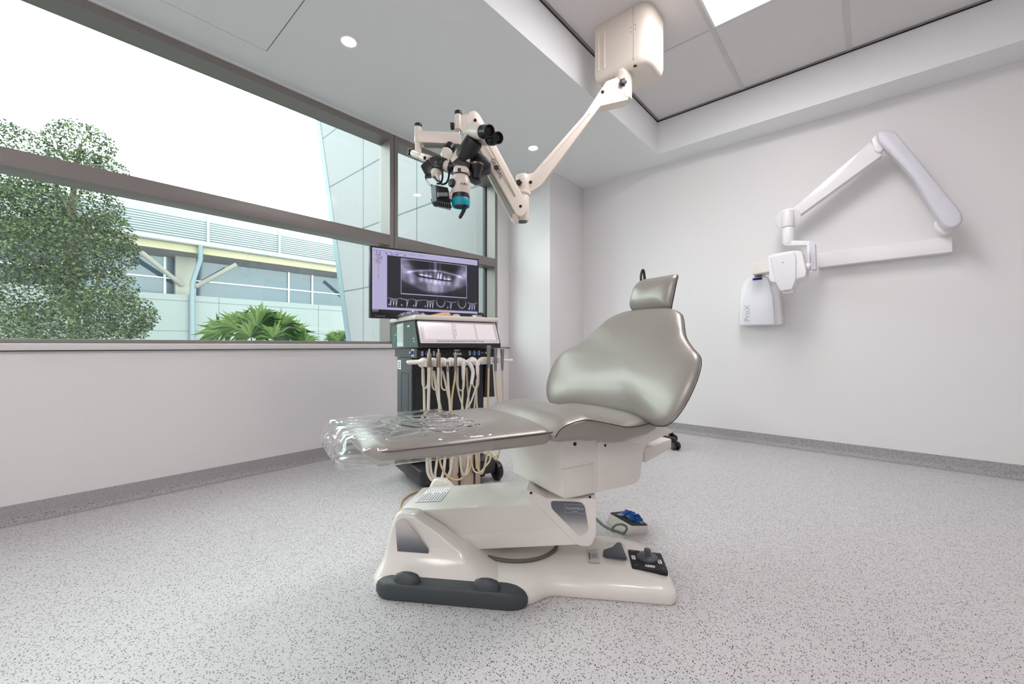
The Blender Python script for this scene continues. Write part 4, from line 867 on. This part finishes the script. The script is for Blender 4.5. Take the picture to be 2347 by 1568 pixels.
MB().cyl(K(.392, -.006, zl+.025), K(.392, -.018, zl+.025), .0065, bev=.001, n=18).build('valve_knob', mat('yellow knob', S(240, 210, 20), .35), cart)
MB().cyl(K(.15, -.005, zl+.025), K(.15, -.014, zl+.025), .006, bev=.001, n=18).build('valve_knob', BLK, cart)
m = MB()
for yy, zz in ((.03, .042), (.055, .042), (.03, .012), (.055, .012)): m.ball(K(-.002, yy, zl+zz), .0055, 10)
m.build('side_port', WHITE, cart)
MB().ball(K(-.003, .085, zl+.028), .006, 10).build('side_port', mat('yellow port', S(240, 208, 40), .4), cart); MB().ball(K(-.003, .068, zl+.028), .006, 10).build('side_port', mat('blue port', S(40, 120, 210), .4), cart)
# cabinet body
m = MB(); kbox(m, (.004, .085, .13), (.43, .33, zl-.002), .003); m.build('cabinet', CART, cart)
m = MB(); kbox(m, (.008, .082, .135), (.426, .085, zl-.01)); m.build('front_panel', CARTD, cart)
m = MB()
for x0, x1, z0, z1 in ((.02, .15, .48, .60), (.02, .15, .15, .47)):
    for lo, hi in (((x0, z0), (x1, z0+.002)), ((x0, z1-.002), (x1, z1)), ((x0, z0), (x0+.002, z1)), ((x1-.002, z0), (x1, z1))): kbox(m, (lo[0], .0805, lo[1]), (hi[0], .082, hi[1]))
for y0_, y1_, z0_, z1_ in ((.13, .25, .20, .60),):
    for lo, hi in (((y0_, z0_), (y1_, z0_+.002)), ((y0_, z1_-.002), (y1_, z1_)), ((y0_, z0_), (y0_+.002, z1_)), ((y1_-.002, z0_), (y1_, z1_))): kbox(m, (.0028, lo[0], lo[1]), (.004, hi[0], hi[1]))
m.build('door_joint', SHAD, cart)
MB().cyl(K(.05, .082, .53), K(.05, .078, .53), .003, n=12).build('lock', SHAD, cart)
MB().box(K(.002, .16, .36), (.006, .01, .03), KX, .002).build('latch', CHROME, cart)
kb = MB(); kbox(kb, (.0025, .255, .615), (.0035, .315, .665)); kb.build('side_label', PAPER, cart)
kb = MB()
for k in range(4): kbox(kb, (.0018, .268, .624+k*.009), (.0025, .30, .628+k*.009))
kb.build('label_text', INK, cart)
# black bin on the right of the cabinet
MB().loft([[K(x, yy, z) for x, yy in ((.432, .08), (.50+.0*z, .08), (.50, .22), (.432, .22))] for z in (.45,)]+[[K(x, yy, .64) for x, yy in ((.432, .06), (.475, .06), (.475, .22), (.432, .22))]]).build('holster', CARTD, cart)
# base and castors
m = MB(); kbox(m, (.0, -.05, .05), (W_-.03, .38, .13), .014); kbox(m, (.03, -.02, .03), (W_-.08, .34, .05), .008); m.build('base', CARTD, cart)
m = MB(); kbox(m, (.15, -.10, .028), (.31, -.06, .20), .004); m.build('pedal_bracket', mat('beige plate', S(196, 180, 164), .5), cart)
m = MB()
for x in (.185, .27): kbox(m, (x, -.104, .03), (x+.008, -.10, .19)); m.star(K(x+.004, -.104, .1), -cbk, .012, .008)
m.build('bracket_slot', BLK, cart)
for x, yy, r_ in ((.06, .01, .03), (W_-.005, -.005, .052), (.06, .30, .03), (W_-.02, .36, .052)):
    f_ = MB().box(K(x, yy, r_*1.5+.008), (.03, .06, .024), KX, .005).build('castor_fork', BLK, cart); k_ = r_/.045
    MB().lathe(K(x-.02*k_, yy-.01, r_), ca, [(0, 0), (.03*k_, 0), (.042*k_, .006), (.045*k_, .014), (.045*k_, .03), (.042*k_, .036), (.03*k_, .042), (0, .042)], 28).build('castor_wheel', BLK, f_)
# instrument rail
rz = .667; rb = -.075
wl, wr = wu(936, rb+.01), wu(1170, rb+.01)
MB().tube([K(.03, -.02, rz+.014), K(.03, -.045, rz+.006), K(wl+.012, rb+.02, rz+.002), K(wl, rb+.012, rz), K(wl+.02, rb, rz-.002), K(.05, rb, rz-.002), K(.25, rb, rz-.002), K(wr-.02, rb, rz-.002), K(wr, rb+.006, rz)], .0085, 10, smooth=5).build('rail', CREAM, cart)
MB().box(K(.035, -.02, rz+.012), (.03, .04, .02), KX, .002).build('rail_bracket', BRONZE, cart)
for k, x in enumerate((wu(973, rb), wu(996, rb), wu(1018, rb), wu(1036, rb), wu(1056, rb), wu(1086, rb))):
    MB().lathe(K(x, rb+.012, rz-.026), UP+cbk*.25, [(0, 0), (.017, .002), (.026, .012), (.028, .026), (.022, .038), (.010, .046), (0, .048)], 22).build('holder_cup', CREAM, cart)
    MB().box(K(x+.012, rb-.012, rz-.012), (.030, .024, .024), KX, .004).build('holder_clip', CREAM, cart)
MB().ball(K(wu(1110, rb), rb+.006, rz), .026, 18, (1.4, .7, .8), KX).build('holder_block', CREAM, cart)
for u in (1122, 1132, 1143): MB().box(K(wu(u, rb-.01), rb-.012, rz), (.020, .026, .026), KX, .003).build('holder_clip', CREAM, cart)

# ------------------------------------------------------------------ hand instruments and their hoses
fb = rb-.030
def inst(name, label, u, body, hose_m, hose, cat='instrument', hr=.0045):
    """body: list of (material, part name, [(radius, z)...]) ; hose: list of (u, v, setback)"""
    w_ = wu(u, fb); o = K(w_, fb, 0); t = thing(name, label, cat, o+UP*(body[0][2][0][1]), 'instruments hanging on the cart rail')
    for m_, nm, pr in body: MB().lathe(o, UP, pr, 18).build(nm, m_, t)
    pth = [K(wu(a, b_), b_, H+(HY-v)/F*((K(wu(a, b_), b_, 0)-EYE).dot(VW))) for a, v, b_ in hose]
    MB().tube(pth, hr, 8, smooth=6).build('hose', hose_m, t); return t
def zz(v, u): return H+(HY-v)/F*((K(wu(u, fb), fb, 0)-EYE).dot(VW))
def prof(u, lst): return [(0, zz(lst[0][1], u))]+[(r, zz(v, u)) for r, v in lst]+[(0, zz(lst[-1][1], u))]
f0 = fb
inst('handpiece', 'bronze grey handpiece leftmost on the cart rail', 984, [(BRONZE, 'body', prof(984, [(.0085, 842), (.011, 838), (.011, 812), (.006, 808)])), (CHROME, 'tip', prof(984, [(.0045, 809), (.0045, 800)]))], HOSE, [(984, 842, f0), (983, 880, f0), (981, 960, f0), (979, 1060, f0), (984, 1092, f0), (1000, 1104, f0-.01), (1016, 1085, f0), (1020, 1000, f0+.01), (1002, 900, f0+.02), (994, 850, f0+.03)], hr=.0075)
inst('handpiece', 'bronze grey handpiece second from the left on the cart rail', 1005, [(BRONZE, 'body', prof(1005, [(.0085, 842), (.011, 838), (.011, 812), (.006, 808)])), (CHROME, 'tip', prof(1005, [(.0045, 809), (.0045, 800)]))], HOSE, [(1005, 842, f0), (1005, 880, f0), (1007, 960, f0), (1002, 1050, f0), (998, 1095, f0), (1018, 1100, f0-.01), (1034, 1070, f0), (1036, 960, f0+.01), (1024, 890, f0+.02), (1014, 850, f0+.03)], hr=.006)
inst('scaler', 'short scaler with a narrow bronze collar, third on the cart rail', 1026, [(BRONZE, 'collar', prof(1026, [(.006, 838), (.006, 829)])), (STEEL, 'body', prof(1026, [(.007, 852), (.008, 848), (.008, 838), (.005, 836)]))], HOSE, [(1026, 852, f0), (1028, 890, f0), (1032, 950, f0), (1036, 1060, f0), (1014, 1105, f0-.01), (990, 1088, f0), (984, 1030, f0+.01), (974, 960, f0+.02), (972, 900, f0+.03), (970, 845, f0+.035)], hr=.006)
inst('air_syringe', 'slim steel syringe on a yellowed hose, fourth on the cart rail', 1044, [(STEEL, 'body', prof(1044, [(.007, 850), (.008, 845), (.008, 818), (.0065, 814)])), (CHROME, 'tip', prof(1044, [(.005, 815), (.005, 807)]))], HOSEY, [(1044, 850, f0), (1042, 870, f0), (1036, 910, f0), (1032, 950, f0), (1008, 1040, f0), (1020, 1085, f0-.01), (1046, 1100, f0-.02), (1072, 1085, f0-.01), (1081, 1040, f0), (1078, 960, f0+.02), (1072, 890, f0+.03), (1069, 842, f0+.035)], hr=.005)
inst('handpiece', 'cream handpiece with a smooth flared body, fifth on the cart rail', 1062, [(CREAM, 'body', prof(1062, [(.0065, 872), (.009, 860), (.0105, 838), (.010, 826), (.006, 822)]))], HOSE, [(1062, 872, f0), (1060, 910, f0), (1058, 960, f0), (1056, 1050, f0), (1060, 1090, f0-.01), (1072, 1060, f0), (1066, 960, f0+.02), (1050, 895, f0+.02), (1044, 850, f0+.03)], hr=.0045)
t = inst('curved_syringe', 'white curved syringe handle drooping from the middle of the rail', 1075, [(WHITE, 'nozzle', prof(1075, [(.006, 832), (.008, 828), (.008, 823)]))], HOSE, [(1080, 878, f0), (1074, 905, f0), (1066, 950, f0), (1054, 1010, f0), (1056, 1070, f0-.02), (1066, 1089, f0-.02), (1074, 1060, f0), (1090, 905, f0+.02), (1096, 860, f0+.03)], hr=.0045)  # curved white syringe, gives no light
q = [(1072, 828), (1079, 838), (1084, 852), (1082, 870), (1080, 880)]
MB().tube([K(wu(u, f0-.006), f0-.006, zz(v, u)) for u, v in q], (.011, .008), 12, smooth=6).build('handle', WHITE, t)
inst('handpiece', 'plain cream handpiece just left of the three metal suction tips', 1094, [(CREAM, 'body', prof(1094, [(.006, 860), (.009, 846), (.010, 830), (.006, 826)]))], HOSE, [(1094, 860, f0), (1093, 880, f0), (1080, 920, f0), (1066, 955, f0), (1080, 1060, f0), (1094, 1084, f0-.02), (1112, 1070, f0-.01), (1124, 1040, f0), (1096, 960, f0+.02), (1092, 870, f0+.03)], hr=.0045)
for (u, lab, vt, vb, r_, hs) in ((1120, 'tallest grey suction tip in front of the sloped panel', 792, 843, .0115, [(1120, 843, f0), (1119, 900, f0), (1118, 960, f0), (1116, 1040, f0), (1104, 1086, f0-.02), (1092, 1060, f0-.01), (1090, 1000, f0+.02)]), (1135.5, 'middle grey suction tip near the right end of the rail', 799, 851, .010, [(1135.5, 851, f0), (1137, 880, f0), (1140, 910, f0), (1146, 960, f0), (1146, 1030, f0), (1130, 1048, f0), (1118, 1030, f0+.05)]), (1151.5, 'rightmost grey suction tip at the end of the rail', 800, 849, .0095, [(1151.5, 849, f0), (1152, 880, f0), (1153, 910, f0), (1152, 980, f0), (1140, 1052, f0), (1126, 1040, f0+.05)])):
    inst('suction_tip', lab, u, [(STEEL, 'body', prof(u, [(r_*.62, vb), (r_*.8, vb-10), (r_*.85, vt+20), (r_*1.15, vt+6), (r_*1.1, vt+1), (r_*.6, vt)]))], HOSEY, hs, hr=.0055 if u < 1125 else .0042)

# ------------------------------------------------------------------ things on the top shelf
def crumple(o, ax, sx, sy, sz, seed, m_, name, label, cat='wrapper', thick=None):
    vs, fs = [], []; nx, ny = 18, 14; sb = bmesh.new()
    for i in range(nx+1):
        for j_ in range(ny+1):
            a_, b_ = i/nx*2-1, j_/ny*2-1; q = V((a_*3+seed, b_*3, seed)); ed = max(0, 1-max(abs(a_), abs(b_))**3)
            vs.append(sb.verts.new(o+ax[0]*(a_*sx+noise.noise(q*2)*.012)+ax[1]*(b_*sy+noise.noise(q*2+V((0, 5, 0)))*.012)+UP*(.002+sz*ed*(.35+abs(noise.noise(q*1.4))*1.5))))
    for i in range(nx):
        for j_ in range(ny): k = i*(ny+1)+j_; sb.faces.new((vs[k], vs[k+1], vs[k+ny+2], vs[k+ny+1]))
    return one(MB()._add(sb).build(name, m_, ang=30), label, cat)
crumple(K(.02, .12, .903), KX, .055, .09, .022, 4, FILM2, 'plastic_wrap', 'crumpled clear plastic wrap on the left of the cart top')
crumple(K(.385, .10, .903), KX, .030, .05, .016, 9, FILM2, 'plastic_wrap', 'small crumpled clear wrapper on the right of the cart top')
z9 = .9035
kb = MB().loft([[K(x, yy, z) for x, yy in ((.135, .12), (.235, .10), (.24, .17), (.14, .19))] for z in (z9, z9+.012)]+[[K(x, yy, z9+.026) for x, yy in ((.19, .125), (.228, .115), (.232, .16), (.195, .17))]])
one(kb.build('wax_block', mat('orange beige wax', S(226, 178, 128), .5)), 'wedge shaped orange beige block on the middle of the cart top', 'block')
one(MB().lathe(K(.282, .14, z9), UP, [(0, 0), (.024, 0), (.026, .006), (.022, .016), (.012, .021), (0, .022)], 24).build('round_cap', mat('cream cap', S(226, 214, 190), .45)), 'small round cream cap right of the orange block on the cart top', 'cap')
MO = K(-.035, .30, .0)
one(MB().ball(K(.43, .12, z9+.018), .018, 16, (1.5, 1, 1)).build('computer_mouse', BLK), 'glossy black rounded mouse at the right end of the cart top', 'mouse')

# ================================================================== MONITOR
mbk = .26; mp = K(0, mbk, 0)
def MQ(u, v, off=0): return onpl(u, v, cbk, mp+cbk*off)
tl, blc = MQ(848.5, 562), MQ(848.5, 728.5); wM = (MQ(1097.5, 592)-tl).dot(ca); zT, zB = tl.z, blc.z; w0 = (tl-FL).dot(ca)
mon = thing('monitor', 'large black framed monitor showing a panoramic dental x-ray behind the cart', 'monitor', K(w0+wM/2, mbk+.02, zB))
m = MB(); kbox(m, (w0, mbk, zB), (w0+wM, mbk+.035, zT), .003); m.build('housing', BLK, mon)
bz, bzb = .010, .030
sx0, sx1, sz0, sz1 = w0+bz, w0+wM-bz, zB+bzb, zT-bz
NX, NY = 300, 168
def sm(a, b_, x): t = max(0, min(1, (x-a)/(b_-a))); return t*t*(3-2*t)
def gau(x, s): return math.exp(-(x/s)**2)
def pano(x, y):
    """x -1..1, y 0 (bottom)..1 (top): a generic panoramic dental radiograph"""
    n = noise.noise(V((x*6, y*5, 1)))*.5+.5; n2 = noise.noise(V((x*16, y*10, 4)))*.5+.5; ax_ = abs(x)
    b = .10+.10*n
    b += .40*gau(ax_-.93, .16)*sm(.35, .8, y)*(.6+.6*n2)
    b -= .22*(gau(x+.33, .25)+gau(x-.45, .25))*sm(.68, .85, y)
    pal = .74-.16*x*x*1.1; b += .42*gau(y-pal, .032)*(1-sm(.72, .95, ax_))
    b += .35*gau(x, .05)*sm(.6, .7, y)+.18*(gau(x+.16, .03)+gau(x-.14, .03))*sm(.7, .8, y)
    occ = .50+.05*x*x-.06*x
    tooth = (.5+.5*math.cos(x*46))
    if ax_ < .50:
        up_ = sm(occ+.015, occ+.03, y)*(1-sm(occ+.09, occ+.22, y)); lo_ = sm(occ-.20, occ-.07, y)*(1-sm(occ-.03, occ-.015, y))
        b += .38*up_*(.45+.55*tooth)+.40*lo_*(.45+.55*tooth)
        b -= .20*gau(y-occ, .016)
        if -.48 < x < -.12: b += .65*gau(y-(occ+.05), .022)*(.6+.4*tooth)
        if .26 < x < .50: b += .6*gau(y-(occ+.045), .03)*(.5+.5*tooth)
        for tx in (.07, .16): b += .85*gau(x-tx-(y-occ)*.12, .022)*sm(occ, occ+.04, y)*(1-sm(occ+.16, occ+.22, y))
    jaw = .12+.42*max(0, ax_-.28)**1.25; top = .46 if ax_ < .5 else .46+(ax_-.5)*.7
    b += .26*sm(jaw-.05, jaw+.05, y)*(1-sm(top-.03, top+.10, y))*(.6+.5*n)
    ram = gau(ax_-(.70+.22*(y-.45)), .10)*sm(.25, .40, y)*(1-sm(.78, .92, y)); b += .34*ram
    b -= .18*gau(ax_-.80, .09)*gau(y-.74, .10)
    b += .40*gau(x, .09+.10*(1-y))*(1-sm(.38, .55, y))*(.65+.4*n2)+.16*gau(ax_-.2, .05)*(1-sm(.35, .5, y))
    b *= .35+.65*sm(.02, .16+.25*max(0, ax_-.3), y)
    return max(0, min(1, b))
def screen(u, v):
    """u 0..1 left to right, v 0..1 bottom to top"""
    lav = (.68, .66, .80)
    if v < .052: return (.05, .05, .07) if u > .05 or v < .015 else (.4, .4, .5)
    if v > .905 or u < .125 or v < .085:
        c = lav
        if v > .905:
            if .955 < v < .968 and u < .45 and noise.noise(V((u*190, 3, 0))) > .05: c = (.36, .34, .5)
            if .92 < v < .943 and u < .30 and noise.noise(V((u*70, 8, 0))) > .18: c = (.25, .3, .62) if noise.noise(V((u*30, 1, 0))) > -.3 else (.7, .25, .25)
            if .985 < v: c = (.73, .71, .84)
        elif u < .125:
            row = (.895-v)/.0235; k = int(row)
            if v > .52 and row-k < .45 and k >= 0:
                ind = (.012, .024, .024, .012, .018)[k % 5] if k < 6 else .034
                if ind < u < ind+.012: c = (.80, .66, .36)
                elif ind+.014 < u < ind+(.06 if k < 6 else .026) and noise.noise(V((u*400, k*3., 0))) > -.1: c = (.42, .40, .52)
        return c
    if v < .30 and u > .125 and v < .285:
        k = (u-.128)/.1088; i_ = int(k); x, y = (k-i_)*2-1, (v-.10)/.175
        if v < .10: return (.06, .06, .09) if noise.noise(V((u*260, v*100, 0))) < .15 else (.5, .5, .6)
        if abs(x) > .95: return (.05, .05, .08)
        n = noise.noise(V((x*3+i_*9, y*4, i_))); b = .07+.06*n
        if i_ in (4, 6): r_ = math.hypot(x/.75, (y-.72)/.52); b += .55*gau(r_-1, .10)*(1 if y < .8 else .5)+.35*gau(r_-.92, .1)*(.5+.5*math.cos(math.atan2(y-.72, x)*26))*(y < .7)
        else:
            b += .5*gau(y-.72-.1*x*x-.06*n, .05); off = (.0, .2, -.3, .15, 0, -.1, 0, .0)[i_ % 8]
            for tx in ((-.45, .0, .45) if i_ in (0, 3, 7) else (0,)):
                r_ = abs(x-off-tx-(y-.5)*.15); b += .75*gau(r_-.17*sm(.9, .1, 1-y), .05)*(1-sm(.62, .75, y))*sm(.05, .15, y)+.4*gau(r_, .05)*(1-sm(.3, .6, y))
            b += .9*gau(math.hypot((x+.72)*1.0, (y-.2)*1.6), .12)
        b = max(0, min(1, b)); return (b*.84, b*.84, b)
    px0, px1, py0, py1 = .245, .885, .315, .885
    if px0 < u < px1 and py0 < v < py1:
        if u < px0+.004 or u > px1-.004 or v < py0+.008 or v > py1-.008: return (.72, .70, .85)
        b = pano((u-px0)/(px1-px0)*2-1, (v-py0)/(py1-py0)); return (b*.86+.02, b*.85+.015, b+.03)
    return (.105, .10, .135)
vs, fs, cols = [], [], []; o0 = ROOT[mon.name]
for j_ in range(NY+1):
    for i in range(NX+1):
        vs.append(tuple(K(sx0+(sx1-sx0)*i/NX, mbk-.0006, sz0+(sz1-sz0)*j_/NY)-o0)); c = screen(i/NX, j_/NY); cols += [lin(c[0]), lin(c[1]), lin(c[2]), 1]
for j_ in range(NY):
    for i in range(NX): k = j_*(NX+1)+i; fs.append((k, k+1, k+NX+2, k+NX+1))
me = bpy.data.meshes.new('screen'); me.from_pydata(vs, [], fs); at = me.color_attributes.new('picture', 'FLOAT_COLOR', 'POINT'); at.data.foreach_set('color', cols)
sm_ = bpy.data.materials.new('lit screen'); sm_.use_nodes = True; nt = sm_.node_tree; bs = nt.nodes['Principled BSDF']; an = nt.nodes.new('ShaderNodeAttribute'); an.attribute_name = 'picture'
nt.links.new(an.outputs['Color'], bs.inputs['Emission Color']); bs.inputs['Emission Strength'].default_value = .85; bs.inputs['Base Color'].default_value = (.02, .02, .025, 1); bs.inputs['Roughness'].default_value = .35
me.materials.append(sm_); ob = bpy.data.objects.new('screen', me); sc.collection.objects.link(ob); ob.parent = mon; ROOT['screen'] = o0
MB().text('Lenovo', K(w0+.052, mbk-.0008, zB+.013), ca, UP, .019).build('lettering', mat('grey logo print', S(130, 126, 128), .4), mon)
MB().box(K(w0+wM/2, mbk+.055, (zT+zB)/2), (.12, .04, .12), KX, .004).build('mount_plate', BLK, mon)
MB().tube([K(w0+wM/2, mbk+.125, (zT+zB)/2), K(w0+wM/2, mbk+.14, .86), K(.24, mbk+.14, .70)], .018, 12).build('monitor_mast', BLK, cart)
MB().cyl(K(w0+wM/2, mbk+.075, (zT+zB)/2), K(w0+wM/2, mbk+.105, (zT+zB)/2), .02).build('swivel_mount', BLK, mon)

# short slack loops hanging under the rail cups, and the tube on the floor
for par, ua, ub, vb_ in (('handpiece', 968, 981, 891), ('handpiece.001', 990, 1003, 894), ('scaler', 1011, 1027, 895), ('air_syringe', 1049, 1064, 896), ('handpiece.003', 1083, 1097, 891)):
    b_ = f0+.012; um = (ua+ub)/2
    MB().tube([K(wu(u, b_), b_, zz(v, u)) for u, v in ((ua, 842), (ua, 865), (ua+1, vb_-8), (um, vb_), (ub-1, vb_-8), (ub, 865), (ub, 842))], .0042, 8, smooth=6).build('hose_loop', HOSE, bpy.data.objects[par])
one(MB().tube([onz(978, 1118, .02), onz(960, 1125, .006), onz(938, 1134, .006), onz(922, 1148, .006), onz(917, 1162, .006), onz(922, 1176, .006)], .0042, 8, smooth=6).build('floor_tube', HOSEY), 'thin yellowed tube curving over the floor behind the chair pedestal', 'tube')
